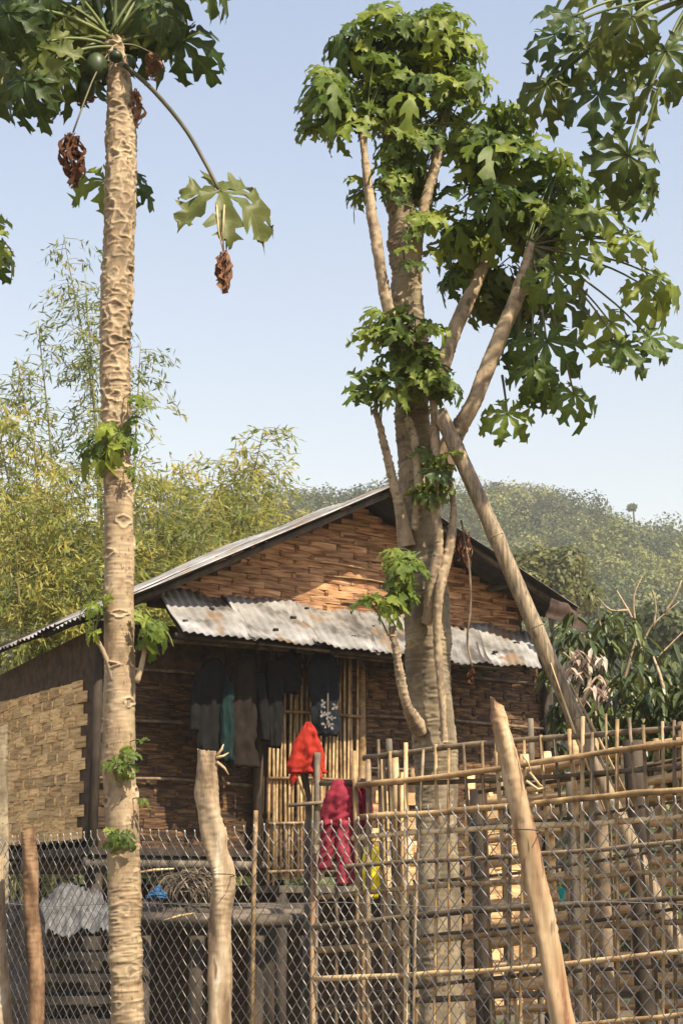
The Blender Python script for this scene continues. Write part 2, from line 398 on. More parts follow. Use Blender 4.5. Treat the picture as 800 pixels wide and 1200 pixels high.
def forest(name, pts, label, cat, per=170, mat='forest_leaf', ls=1.0, mean=0.45):
    Vs, Ts = [], []
    for (x, y, z, r, h) in pts:
        n = int(per * (0.7 + 0.6 * nrs.rand()))
        P, d = crown_points((x, y, z + h), r, r, r * (0.8 + 0.4 * nrs.rand()), n, nrs.randint(5, 10))
        T = rand_dirs(n); T -= d * (T * d).sum(1, keepdims=True) * 0.8
        V, _ = leaf_quads(P, T, d + rand_dirs(n) * 0.35, ls * r * (0.20 + 0.14 * nrs.rand(n)), ls * r * (0.15 + 0.1 * nrs.rand(n)))
        Vs.append(V)
        base = np.clip(nrs.normal(mean, 0.30), 0.02, 0.95)
        Ts.append(np.repeat(np.clip(base + nrs.normal(0, 0.07, n), 0, 1), 4))
    V = np.concatenate(Vs); T = np.concatenate(Ts)
    o = link(bpy.data.objects.new(name, np_mesh(name, V, np.arange(len(V)).reshape(-1, 4), M[mat], T)))
    return tag(o, label, cat, kind='stuff')

fp = []
for i in range(2600):
    y = 95 + 175 * nrs.rand() ** 0.8
    px = -140 + 1080 * nrs.rand()
    x = (px - 400) / 1955 * y
    z = float(hill_z(np.array([x]), np.array([y]))[0])
    # only what shows beside and above the house and the bamboo
    r = 1.5 + 3.0 * nrs.rand() ** 2.2
    fp.append((x, y, z, r, r * 0.75))
for i in range(150):     # crest
    px = -100 + 1000 * nrs.rand(); y = 250 + 10 * nrs.rand(); x = (px - 400) / 1955 * y
    z = float(hill_z(np.array([x]), np.array([y]))[0]); r = 1.5 + 2.2 * nrs.rand() ** 2
    fp.append((x, y, z, r, r * (0.8 + 0.9 * nrs.rand())))
def shown(t):
    p = 400 + t[0] / t[1] * 1955; q = 1060 - (t[2] + t[4] - EYE) / t[1] * 1955
    return (230 < p < 490 and q < 660) or (520 < p < 860 and q < 780)
forest('hillside_forest', [t for t in fp if shown(t)], 'dense hazy green forest covering the hill above the roof', 'forest', per=430, ls=0.42)
forest('hillside_forest', [t for t in fp if not shown(t)], 'hillside forest glimpsed between the bamboo stems', 'forest', per=60)
print('forest crowns', sum(map(shown, fp)), len(fp))

ug = []
for i in range(420):
    y = 27 + 75 * nrs.rand() ** 1.3
    px = (560 + 360 * nrs.rand()) if nrs.rand() < 0.55 else (-120 + 560 * nrs.rand())
    x = (px - 400) / 1955 * y; r = (0.7 + 1.1 * nrs.rand()) * (0.6 + y / 90)
    z = max(-0.2, float(hill_z(np.array([x]), np.array([y]))[0])) if y > 75 else -0.2
    ug.append((x, y, z, r, r * (0.5 + 0.8 * nrs.rand())))
forest('scrub', ug, 'low green scrub covering the ground between the house and the hill', 'scrub', per=420, mat='tree_leaf', ls=0.55, mean=0.42)
# ---------------------------------------------------------------- single trees
def tree(name, label, px, py_top, Y, wpx, n, mat, leaf=(0.3, 0.2), zbase=0.0, tint=0.45, lumps=9, group=None, aspect=0.8, trunk='grey_wood', cat='tree', tw=1.0):
    m = mpp(Y, py_top)
    top = at(px, py_top, Y); rx = wpx * m / 2; rz = rx * aspect
    c = Vector((top.x, Y, top.z - rz))
    root = empty(name, (top.x, Y, zbase)); tag(root, label, cat, group)
    tb = MB()
    pts = [(top.x, Y, zbase - 0.1), (top.x + rx * 0.08, Y, zbase * 0.5 + c.z * 0.5 - rz * 0.4), (c.x, Y, c.z + rz * 0.2)]
    tb.tube(spline(pts, 7), list(np.linspace(rx * 0.09 * tw, rx * 0.03 * tw, 7)), 7)
    lim = []
    for k in range(7):
        a = k * 2.4; e = Vector((c.x + math.cos(a) * rx * 0.6, Y + math.sin(a) * rx * 0.6, c.z + rz * (rnd.random() - 0.2)))
        tb.tube([(c.x, Y, c.z - rz * 0.7 * rnd.random()), (c.x * 0.5 + e.x * 0.5, Y * 0.5 + e.y * 0.5, e.z - rz * 0.15), e], [rx * 0.035, rx * 0.025, rx * 0.01], 5)
    tb.build('trunk', M[trunk], root)
    P, d = crown_points(c, rx, rx, rz, n, lumps)
    T = rand_dirs(n) + [0, 0, -0.5]; T -= d * (T * d).sum(1, keepdims=True) * 0.6
    V, Q = leaf_quads(P, T, d + rand_dirs(n) * 0.45, leaf[0] * (0.6 + 0.8 * nrs.rand(n)), leaf[1] * (0.6 + 0.8 * nrs.rand(n)))
    # clumps share a tone
    cell = np.floor(P / (rx * 0.35)).astype(int); h = np.abs(np.sin(cell @ np.array([12.99, 78.23, 37.7])) * 43758.5) % 1
    tv = np.clip(tint + (h - 0.5) * 0.45 + nrs.normal(0, 0.1, n), 0, 1)
    f = link(bpy.data.objects.new('crown', np_mesh('crown', V, Q, M[mat], np.repeat(tv, 4))), root); tag(f, kind='stuff')
    return root

def hz(px, Y):
    x = (px - 400) / 1955 * Y
    return float(hill_z(np.array([x]), np.array([float(Y)]))[0])
tree('forest_tree', 'lone tree with a thin bare trunk sticking up above the ridge', 741, 588, 245, 17, 260, 'forest_leaf', (0.5, 0.4), hz(741, 245) - 0.5, 0.4, 5, aspect=0.8, group='trees on the ridge', tw=3.2)
tree('forest_tree', 'broad pale tree rising above the ridge left of the lone slender tree', 688, 588, 235, 52, 900, 'forest_leaf', (0.55, 0.4), hz(688, 235) - 0.5, 0.6, 7, group='trees on the ridge')
tree('forest_tree', 'round dark tree rising above the ridge beside the leaning pole', 592, 572, 235, 40, 700, 'forest_leaf', (0.55, 0.4), hz(592, 235) - 0.5, 0.35, 6, group='trees on the ridge')
tree('leafy_tree', 'yellow green bushy tree standing at the foot of the hill', 642, 626, 62, 112, 8500, 'tree_leaf', (0.22, 0.15), hz(645, 62) - 0.5, 0.68, 16, aspect=1.25, group='trees behind the house')
tree('leafy_tree', 'dull olive tree at the hill foot behind the mango bush', 745, 700, 55, 150, 4800, 'tree_leaf', (0.24, 0.16), -0.3, 0.4, 11, aspect=0.7, group='trees behind the house')
tree('leafy_tree', 'dark tree low behind the house beside the rusty roof flap', 612, 770, 30, 130, 2600, 'tree_leaf', (0.16, 0.1), 0, 0.3, 9, aspect=0.9, group='trees behind the house')
tree('leafy_tree', 'low green scrub tree behind the back pen', 790, 790, 26, 190, 3200, 'tree_leaf', (0.15, 0.09), 0, 0.45, 10, aspect=0.8, group='trees behind the house')
for px, py, w, t, lab in ((60, 985, 170, 0.45, 'green bush seen beneath the house beside the grey tarpaulin'), (330, 1010, 190, 0.3, 'dark bush seen beneath the floor of the house'), (560, 960, 200, 0.35, 'bush behind the house seen past the thick trunk')):
    tree('leafy_bush', lab, px, py, 21.5, w, 1800, 'tree_leaf', (0.12, 0.07), 0, t, 8, aspect=0.9, cat='bush', group='bushes behind the stilts')

# feathery bamboo behind the house
def bamboo_clump(label, px, Y, culms, n_leaf, tint, leaf=0.145):
    base = at(px, 1060, Y); base.z = 0
    root = empty('bamboo_clump', base); tag(root, label, 'bamboo', 'bamboo behind the house')
    Pp, Tt, Th = [], [], []
    for (tx, ty, bend, dens) in culms:
        tip = at(tx, ty, Y + rnd.uniform(-0.8, 0.8))
        b0 = base + Vector((rnd.uniform(-0.5, 0.5), rnd.uniform(-0.5, 0.5), -0.1))
        mid = b0.lerp(tip, 0.55) + Vector((-bend * (tip.x - b0.x) * 0.35, 0, (tip.z - b0.z) * 0.12))
        sp = spline([b0, mid, tip], 22)
        MB().tube(sp, list(np.linspace(0.035, 0.006, 22)), 6).build('culm', M['bamboo_cul'], root)
        H = tip.z
        for k in range(int(66 * dens)):
            s = rnd.uniform(0.22, 1.0); i = min(int(s * 21), 20); p = np.array(sp[i]) + (np.array(sp[i + 1]) - np.array(sp[i])) * (s * 21 - i)
            a = rnd.uniform(0, 6.283); ln = rnd.uniform(0.35, 1.15) * (1.25 - s * 0.75)
            dr = np.array([math.cos(a), math.sin(a), rnd.uniform(0.0, 0.8)]); 
            tw = [p + dr * ln * q + np.array([0, 0, -0.55 * ln * q * q]) for q in (0, 0.35, 0.7, 1.0)]
            MBt.tube(tw, [0.007, 0.005, 0.004, 0.002], 3, cap=False)
            m = int(n_leaf * ln)
            q = np.sqrt(nrs.rand(m))[:, None] 
            pts = p + dr * ln * q + np.array([0, 0, -0.55]) * ln * q * q + nrs.normal(0, 0.055, (m, 3))
            Pp.append(pts); Tt.append(dr * 0.5 + rand_dirs(m) * 0.8 + [0, 0, -0.75])
            Th.append(np.clip(tint + rnd.gauss(0, 0.17) + nrs.normal(0, 0.1, m), 0, 1))
    P = np.concatenate(Pp); T = np.concatenate(Tt); n = len(P)
    V, Q = leaf_quads(P, T, rand_dirs(n), leaf * (0.6 + 0.7 * nrs.rand(n)), leaf * 0.2 * (0.7 + 0.6 * nrs.rand(n)), 0.1)
    f = link(bpy.data.objects.new('foliage', np_mesh('foliage', V, Q, M['bamboo_leaf'], np.repeat(np.concatenate(Th), 4))), root); tag(f, kind='stuff')
    return root
M['bamboo_cul'] = pm('bamboo_cul', [(0.3, (0.13, 0.13, 0.05)), (0.7, (0.27, 0.25, 0.10))], 5, 0.5, 0.0)
for (lab, px, Y, cul, nl, tint) in (
    ('tall feathery bamboo with sparse pale leaves rising against the sky', 100, 23, [(75, 275, 0.5, 1.15), (130, 345, 0.3, 1.1), (45, 375, 0.2, 1.0), (165, 400, 0.4, 1.0), (20, 420, 0.2, 0.9), (100, 320, 0.3, 1.0)], 30, 0.40),
    ('dense yellowing bamboo at the left behind the thatched side wall', 30, 20, [(-10, 470, 0.4, 1.5), (40, 500, 0.3, 1.5), (80, 545, 0.2, 1.4), (-30, 540, 0.3, 1.5), (15, 590, 0.3, 1.6), (110, 600, 0.3, 1.4), (60, 630, 0.2, 1.6)], 42, 0.60),
    ('dense yellow green bamboo directly behind the roof slope', 190, 20.5, [(215, 540, 0.4, 1.4), (180, 560, 0.3, 1.4), (250, 580, 0.3, 1.4), (150, 550, 0.3, 1.4), (200, 610, 0.2, 1.6), (240, 630, 0.2, 1.4), (130, 640, 0.2, 1.6)], 42, 0.57),
    ('arching bamboo with golden tips leaning over the roof toward the hill', 245, 21.5, [(310, 500, 0.6, 1.3), (285, 520, 0.5, 1.3), (325, 550, 0.6, 1.2), (260, 535, 0.4, 1.2), (290, 590, 0.4, 1.2)], 36, 0.62)):
    MBt = MB()
    r = bamboo_clump(lab, px, Y, cul, nl, tint)
    MBt.build('twigs', M['bamboo_cul'], r)['kind'] = 'stuff'

# ================================================================ the bamboo house
TH = math.radians(33)
HO = at(105, 975, 14.0); HO.z = 0
HU = Vector((math.cos(TH), math.sin(TH), 0)); HV = Vector((-math.sin(TH), math.cos(TH), 0)); UP = Vector((0, 0, 1))
def hw(u, v, z): return HO + HU * u + HV * v + UP * z
house = empty('bamboo_house', hw(2.5, 1.2, 0))
tag(house, 'woven bamboo house on stilts under a corrugated metal gable roof', 'house')
WID, DEP = 5.05, 2.7
FLOOR = 1.98

# weave piece: arched split-bamboo strip, ends tucked in
def strip_mesh(name, L, Hh, mat, arch=0.012, th=0.006):
    b = MB(); n = 5
    for layer in (0, 1):
        for k in range(n):
            t = k / (n - 1); x = (t - 0.5) * L
            y = -arch * math.sin(math.pi * t) + (th if layer else 0)
            for zz in (-0.5, 0.5):
                b.add((x, y - (0.0025 if zz > 0 else 0), zz * Hh))
    for k in range(n - 1):
        a = 2 * k; c = 2 * n + 2 * k
        b.f += [(a, a + 2, a + 3, a + 1), (c, c + 1, c + 3, c + 2), (a, c, c + 2, a + 2), (a + 1, a + 3, c + 3, c + 1)]
    b.f += [(0, 1, 2 * n + 1, 2 * n), (2 * n - 2, 4 * n - 2, 4 * n - 1, 2 * n - 1)]
    return b.mesh(name, mat, False)

def weave(wall, u0, u1, z0, z1, org, X, Nout, mat, L=0.235, Hh=0.088, top=None, skip=None, stuff=False, arch=0.013):
    """courses of strips over the face org + X*u + z, facing Nout"""
    meshes = [strip_mesh('woven_strip', L * k, Hh * 1.0, mat, arch) for k in (0.95, 0.98, 1.0)]
    rows = int((z1 - z0) / Hh); cnt = 0
    big, ups = MB(), MB()
    for r in range(rows):
        z = z0 + (r + 0.5) * Hh
        off = (r % 2) * L * 0.5 + rnd.uniform(-0.03, 0.03)
        k = 0; u = u0 - off
        while u < u1:
            cu = u + L / 2; u += L * rnd.uniform(0.965, 1.0)
            if cu - L * 0.3 < u0 or cu + L * 0.35 > u1: continue
            if top and z + Hh * 0.5 > top(cu): continue
            if skip and skip(cu, z): continue
            m = rnd.choice(meshes)
            mat4 = Matrix((( X.x, -Nout.x, 0, 0), (X.y, -Nout.y, 0, 0), (0, 0, 1, 0), (0, 0, 0, 1)))
            mat4 = Matrix.Translation(org + X * (cu + rnd.uniform(-0.012, 0.012)) + UP * (z + rnd.uniform(-0.005, 0.005)) + Nout * rnd.uniform(0.002, 0.012)) @ mat4 @ Matrix.Rotation(rnd.gauss(0, 0.018), 4, 'Y')
            if stuff:
                i = len(big.v)
                for p in m.vertices: big.add(mat4 @ p.co)
                for p in m.polygons: big.f.append(tuple(i + q for q in p.vertices))
            else:
                o = bpy.data.objects.new('woven_strip', m); o.matrix_basis = mat4; link(o, wall)
            cnt += 1
            # the upright split that rides over the strips at this joint
            c0 = org + X * (cu + L * 0.5 + rnd.uniform(-0.012, 0.012)) + UP * (z + rnd.uniform(-0.006, 0.006)); i = len(ups.v); hwid = 0.019 * rnd.uniform(0.75, 1.2)
            if cu + L * 0.5 + hwid > u1 - 0.01 or rnd.random() < 0.12: continue
            for zz, pr in ((-0.62, -0.006), (-0.3, 0.012), (0.3, 0.012), (0.62, -0.006)):
                for sx in (-1, 1): ups.add(c0 + X * hwid * sx + UP * Hh * zz + Nout * (pr + 0.006))
            ups.f += [(i, i + 1, i + 3, i + 2), (i + 2, i + 3, i + 5, i + 4), (i + 4, i + 5, i + 7, i + 6), (i, i + 2, i + 4, i + 6), (i + 1, i + 7, i + 5, i + 3)]
    if ups.v: tag(ups.build('upright_splits', mat, wall, False), kind='stuff')
    if stuff:
        o = big.build('woven_strips', mat, wall, False); tag(o, kind='stuff')
    return cnt

def slab(name, pts, thick, nrm, mat, parent):
    b = MB(); n = len(pts)
    for p in pts: b.add(p)
    for p in pts: b.add(Vector(p) + nrm * thick)
    b.f.append(tuple(range(n))[::-1]); b.f.append(tuple(range(n, 2 * n)))
    for k in range(n): b.f.append((k, (k + 1) % n, n + (k + 1) % n, n + k))
    return b.build(name, mat, parent, False)

# side wall (recedes to the left) : face u = 0
sw = slab('side_wall', [hw(0, 0, FLOOR + 0.05), hw(0, DEP, FLOOR + 0.05), hw(0, DEP, 3.66), hw(0, 0, 3.86)], 0.04, HU, M['backing'], house)
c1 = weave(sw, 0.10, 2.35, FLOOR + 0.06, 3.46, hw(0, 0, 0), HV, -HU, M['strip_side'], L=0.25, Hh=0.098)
fw = slab('front_wall', [hw(0.03, 0.02, FLOOR - 0.05), hw(WID, 0.02, FLOOR - 0.05), hw(WID, 0.02, 4.15), hw(0.03, 0.02, 3.9)], 0.04, HV, M['backing'], house)
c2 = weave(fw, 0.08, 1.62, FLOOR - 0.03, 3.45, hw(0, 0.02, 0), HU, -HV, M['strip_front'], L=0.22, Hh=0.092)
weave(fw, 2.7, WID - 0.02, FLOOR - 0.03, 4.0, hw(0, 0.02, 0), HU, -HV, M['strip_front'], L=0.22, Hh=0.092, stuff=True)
slab('rear_wall', [hw(0.05, DEP, FLOOR), hw(WID, DEP, FLOOR), hw(WID, DEP, 3.7), hw(0.05, DEP, 3.3)], 0.04, -HV, M['backing'], house)
slab('end_wall', [hw(WID, 0, FLOOR), hw(WID, DEP, FLOOR), hw(WID, DEP, 4.1), hw(WID, 0.02, 4.1)], 0.04, -HU, M['backing'], house)
# gable triangle above the porch roof
PK_U, PK_Z = 2.75, 5.40
LZ, LU = 3.88, -0.30
RU, RZ = 5.0, 4.42
def roof_z(u):
    return LZ + (u - LU) / (PK_U - LU) * (PK_Z - LZ) if u < PK_U else PK_Z + (u - PK_U) / (RU - PK_U) * (RZ - PK_Z)
gp = [hw(0.45, -0.02, 4.12), hw(4.75, -0.02, 4.12), hw(4.75, -0.02, roof_z(4.75) - 0.07), hw(PK_U, -0.02, PK_Z - 0.08), hw(0.45, -0.02, roof_z(0.45) - 0.06)]
gw = slab('gable_wall', gp, 0.05, HV, M['backing'], house)
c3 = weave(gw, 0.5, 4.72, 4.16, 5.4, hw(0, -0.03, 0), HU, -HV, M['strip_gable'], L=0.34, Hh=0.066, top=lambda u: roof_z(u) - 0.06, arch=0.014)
# long loose horizontal splits over the gable weave
for k in range(9):
    z = 4.2 + k * 0.12; u = 2.2 + 1.1 * math.sin(k * 2.3); l = 0.5
    if z + 0.05 < roof_z(u + 0.5) - 0.1 and z + 0.05 < roof_z(u - 0.5) - 0.1:
        MB().tube([hw(u - l, -0.055, z), hw(u, -0.07, z + 0.01), hw(u + l, -0.055, z - 0.015)], 0.02, 5, flat=0.35).build('split_batten', M['bamboo_split'], gw)
print('strips', c1, c2, c3)

# floor, beams, stilts
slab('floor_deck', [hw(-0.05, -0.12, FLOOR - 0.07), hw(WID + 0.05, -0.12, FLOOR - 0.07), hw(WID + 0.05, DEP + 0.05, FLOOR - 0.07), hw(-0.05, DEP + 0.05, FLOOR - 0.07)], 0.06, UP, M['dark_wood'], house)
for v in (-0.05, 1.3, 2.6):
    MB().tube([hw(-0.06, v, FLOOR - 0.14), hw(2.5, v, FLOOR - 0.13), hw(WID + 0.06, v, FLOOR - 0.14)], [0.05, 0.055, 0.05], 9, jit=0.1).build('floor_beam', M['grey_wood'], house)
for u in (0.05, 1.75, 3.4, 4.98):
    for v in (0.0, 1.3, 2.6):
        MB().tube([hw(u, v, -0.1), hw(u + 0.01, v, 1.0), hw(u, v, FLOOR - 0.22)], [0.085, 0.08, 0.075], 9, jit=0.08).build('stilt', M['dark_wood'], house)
# upright wall posts
for (u, v, r, z1) in ((0.0, -0.05, 0.045, 3.9), (0.30, -0.06, 0.03, 3.8), (1.58, -0.1, 0.045, 3.95), (2.63, -0.2, 0.042, 3.95), (WID - 0.02, -0.06, 0.06, 4.05)):
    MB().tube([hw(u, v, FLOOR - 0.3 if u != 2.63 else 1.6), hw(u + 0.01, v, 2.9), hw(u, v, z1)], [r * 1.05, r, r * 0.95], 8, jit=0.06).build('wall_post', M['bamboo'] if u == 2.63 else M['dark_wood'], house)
# slender cross battens on the shaded walls
for z in (2.55, 3.05, 3.5):
    MB().tube([hw(0.05, -0.035, z), hw(0.8, -0.05, z + 0.02), hw(1.6, -0.04, z - 0.01)], 0.016, 5).build('wall_batten', M['bamboo_grey'], house)
    MB().tube([hw(2.7, -0.035, z + 0.2), hw(3.8, -0.05, z + 0.22), hw(5.0, -0.04, z + 0.2)], 0.016, 5).build('wall_batten', M['bamboo_grey'], house)

# screen of upright bamboo slats beside the door
scr = MB().tube([hw(1.62, -0.17, 3.78), hw(2.1, -0.18, 3.79), hw(2.66, -0.17, 3.8)], 0.022, 7).build('slat_screen', M['bamboo'], house)
for z in (3.2, 2.6, 2.2, 1.78):
    MB().tube([hw(1.62, -0.235, z), hw(2.1, -0.24, z + 0.02), hw(2.64, -0.235, z + 0.01)], 0.014, 6).build('cross_lath', M['bamboo'], scr)
nsl = 24
for k in range(nsl):
    u = 1.64 + k * (0.98 / (nsl - 1)); du = rnd.uniform(-0.02, 0.02)
    zb = 1.70 + rnd.uniform(-0.02, 0.05) + (0.0 if u < 2.2 else 0.25)
    MB().tube([hw(u + du, -0.205, zb), hw(u + du * 0.3 + rnd.uniform(-0.008, 0.008), -0.2, 2.5), hw(u - du, -0.2, 3.2), hw(u - du, -0.205, 3.82)], [0.015, 0.014, 0.013, 0.012], 6, jit=0.15).build('slat', M['bamboo_split'] if k % 3 else M['bamboo'], scr)
# low slats of the landing right of the post, and landing edge
slab('landing', [hw(1.55, -0.55, 1.60), hw(2.75, -0.55, 1.60), hw(2.75, 0.0, 1.60), hw(1.55, 0.0, 1.60)], 0.06, UP, M['grey_wood'], house)
for u in (1.6, 2.7):
    MB().tube([hw(u, -0.5, -0.1), hw(u, -0.5, 1.598)], 0.05, 8, jit=0.1).build('stilt', M['dark_wood'], house)

# corrugated sheets
def sheet(name, a, b, c, d, waves, amp, parent, mat, warp=0.02, nv=8):
    """corrugated sheet a-b along the eave (waves across), a-d and b-c down the slope lines"""
    a, b, c, d = map(Vector, (a, b, c, d)); n = waves * 6
    nr = (b - a).cross(d - a).normalized()
    if nr.z < 0: nr = -nr
    m = MB(); s0 = rnd.uniform(0, 50)
    for layer in (0, 1):
        for i in range(nv + 1):
            t = i / nv
            for j in range(n + 1):
                s = j / n
                p = a.lerp(b, s).lerp(d.lerp(c, s), t)
                h = amp * math.sin(s * waves * 2 * math.pi) + warp * mnoise.noise((s * 2 + s0, t * 2.2, 0)) * 2
                ed = 0.012 * mnoise.noise((s * 7 + s0, 3, 1)) * (1 if i in (0, nv) else 0)
                m.add(p + nr * (h - layer * 0.004) + (d - a).normalized() * ed)
    K = (n + 1) * (nv + 1)
    for i in range(nv):
        for j in range(n):
            q = i * (n + 1) + j
            m.f.append((q, q + 1, q + n + 2, q + n + 1)); q += K; m.f.append((q, q + n + 1, q + n + 2, q + 1))
    for j in range(n):
        for r in (0, nv):
            q = r * (n + 1) + j; m.f.append((q, q + 1, q + 1 + K, q + K))
    for i in range(nv):
        for cidx in (0, n):
            q = i * (n + 1) + cidx; m.f.append((q, q + n + 1, q + n + 1 + K, q + K))
    o = m.build(name, mat, parent); o.data.materials.append(M['shade_and_washer'])  # underside faces take near black, shade put into the colour
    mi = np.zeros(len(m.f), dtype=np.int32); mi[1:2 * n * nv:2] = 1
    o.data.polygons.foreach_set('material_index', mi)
    return o

FV, BV = -0.64, 2.75     # roof front and rear edge
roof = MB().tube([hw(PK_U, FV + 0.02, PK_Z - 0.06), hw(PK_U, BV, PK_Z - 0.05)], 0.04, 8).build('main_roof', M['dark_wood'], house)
nL = 4
for k in range(nL):
    v0 = FV + (BV - FV) * k / nL; v1 = FV + (BV - FV) * (k + 1) / nL + 0.06
    dz = 0.012 * (k % 2); dr0 = -0.10 * (k / nL) + rnd.uniform(-0.015, 0.015); dr1 = -0.10 * ((k + 1) / nL)
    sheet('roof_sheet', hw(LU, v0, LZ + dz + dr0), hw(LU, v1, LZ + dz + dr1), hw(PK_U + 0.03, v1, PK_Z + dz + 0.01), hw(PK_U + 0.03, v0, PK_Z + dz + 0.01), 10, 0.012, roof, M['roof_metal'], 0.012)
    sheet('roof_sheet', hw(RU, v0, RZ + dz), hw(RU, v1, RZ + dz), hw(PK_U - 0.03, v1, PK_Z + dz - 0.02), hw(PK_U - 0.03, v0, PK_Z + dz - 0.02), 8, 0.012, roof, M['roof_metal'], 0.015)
# rafters, purlins with their ends showing under the verge
for v in (FV + 0.10, 0.6, 1.7, 2.6):
    MB().tube([hw(LU + 0.05, v, LZ - 0.04), hw(PK_U, v, PK_Z - 0.075)], 0.03, 7).build('rafter', M['dark_wood'], roof)
    MB().tube([hw(RU - 0.05, v, RZ - 0.045), hw(PK_U, v, PK_Z - 0.075)], 0.03, 7).build('rafter', M['dark_wood'], roof)
for u in (0.35, 1.1, 1.95, 3.5, 4.3):
    MB().tube([hw(u, FV + 0.09, roof_z(u) - 0.10), hw(u, BV - 0.1, roof_z(u) - 0.10)], 0.026, 7).build('purlin', M['dark_wood'], roof)
# rusty flap hanging at the right end of the verge
sheet('rusty_flap', hw(4.55, FV - 0.02, 4.28), hw(5.05, FV - 0.04, 4.16), hw(5.12, FV + 0.03, 4.40), hw(4.62, FV + 0.0, 4.48), 3, 0.012, roof, M['roof_rust'], 0.03)

# porch (pent) roof over the front
porch = MB().tube([hw(0.45, -0.08, 4.10), hw(2.5, -0.08, 4.11), hw(4.8, -0.08, 4.12)], 0.035, 8).build('porch_roof', M['dark_wood'], house)
PS = 6
def pe(t): return hw(0.36 + t * 4.0, -0.90 + 0.22 * t, 3.725 + 0.035 * t)
def pt(t): return hw(0.50 + t * 4.25, -0.045, 4.26 - 0.03 * t)
for k in range(PS):
    t0, t1 = k / PS, (k + 1) / PS + 0.018
    o = UP * (0.010 * (k % 2)) + UP * rnd.uniform(-0.004, 0.004)
    jag = -HV * rnd.uniform(-0.02, 0.05) - UP * 0.01
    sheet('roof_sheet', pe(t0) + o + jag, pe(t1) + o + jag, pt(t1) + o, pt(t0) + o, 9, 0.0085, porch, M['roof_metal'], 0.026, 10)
MB().tube([pe(0) + HV * 0.1 - UP * 0.02, pe(0.5) + HV * 0.1 - UP * 0.02, pe(1) + HV * 0.1 - UP * 0.02], 0.025, 7).build('eave_pole', M['dark_wood'], porch)
for t in (0.02, 0.2, 0.4, 0.6, 0.8, 0.98):
    MB().tube([pe(t) + HV * 0.05 - UP * 0.055, pt(t) - UP * 0.075], 0.022, 6).build('rafter', M['dark_wood'], porch)
for k in range(14):     # rusty washers on the nails
    t_ = (k + 0.5) / 14 + rnd.uniform(-0.02, 0.02); s_ = (0.25, 0.62, 0.85)[k % 3] + rnd.uniform(-0.06, 0.06)
    c_ = pe(t_).lerp(pt(t_), s_) + UP * 0.022
    MB().tube([c_ - UP * 0.012, c_ + UP * 0.008], 0.022 + 0.010 * rnd.random(), 8).build('nail_washer', M['shade_and_washer'], porch)
# pole the washing hangs from
MB().tube([hw(0.5, -0.42, 3.72), hw(1.6, -0.42, 3.74), hw(2.9, -0.42, 3.73)], 0.018, 7).build('hanging_pole', M['bamboo_grey'], house)
# dark panels added behind and beside the stilts to keep the underside dark
sk = slab('rear_dark_panel', [hw(0.9, DEP - 0.02, 0.0), hw(4.9, DEP - 0.02, 0.0), hw(4.9, DEP - 0.02, 1.7), hw(0.9, DEP - 0.02, 1.7)], 0.03, -HV, M['backing'], house)
slab('side_dark_panel', [hw(0.06, 0.9, 0.0), hw(0.06, DEP, 0.0), hw(0.06, DEP, 1.35), hw(0.06, 0.9, 1.5)], 0.03, HU, M['backing'], house)

# ================================================================ papaya trees
def vnoise(rs, S, n, ca, fs):
    """smooth value noise on a tube: ca cells round, fs cells per metre along"""
    ns = int(S[-1] * fs) + 3; g = rs.uniform(-1, 1, (ns, ca))
    y = S * fs; i = y.astype(int); f = y - i; f = f * f * (3 - 2 * f)
    x = np.arange(n) / n * ca; j = x.astype(int); h = x - j; h = h * h * (3 - 2 * h)
    # the grid slides sideways row by row so that no columns line up
    a = g[i][:, j] * (1 - h) + g[i][:, (j + 1) % ca] * h; b = g[i + 1][:, j] * (1 - h) + g[i + 1][:, (j + 1) % ca] * h
    return a * (1 - f[:, None]) + b * f[:, None]

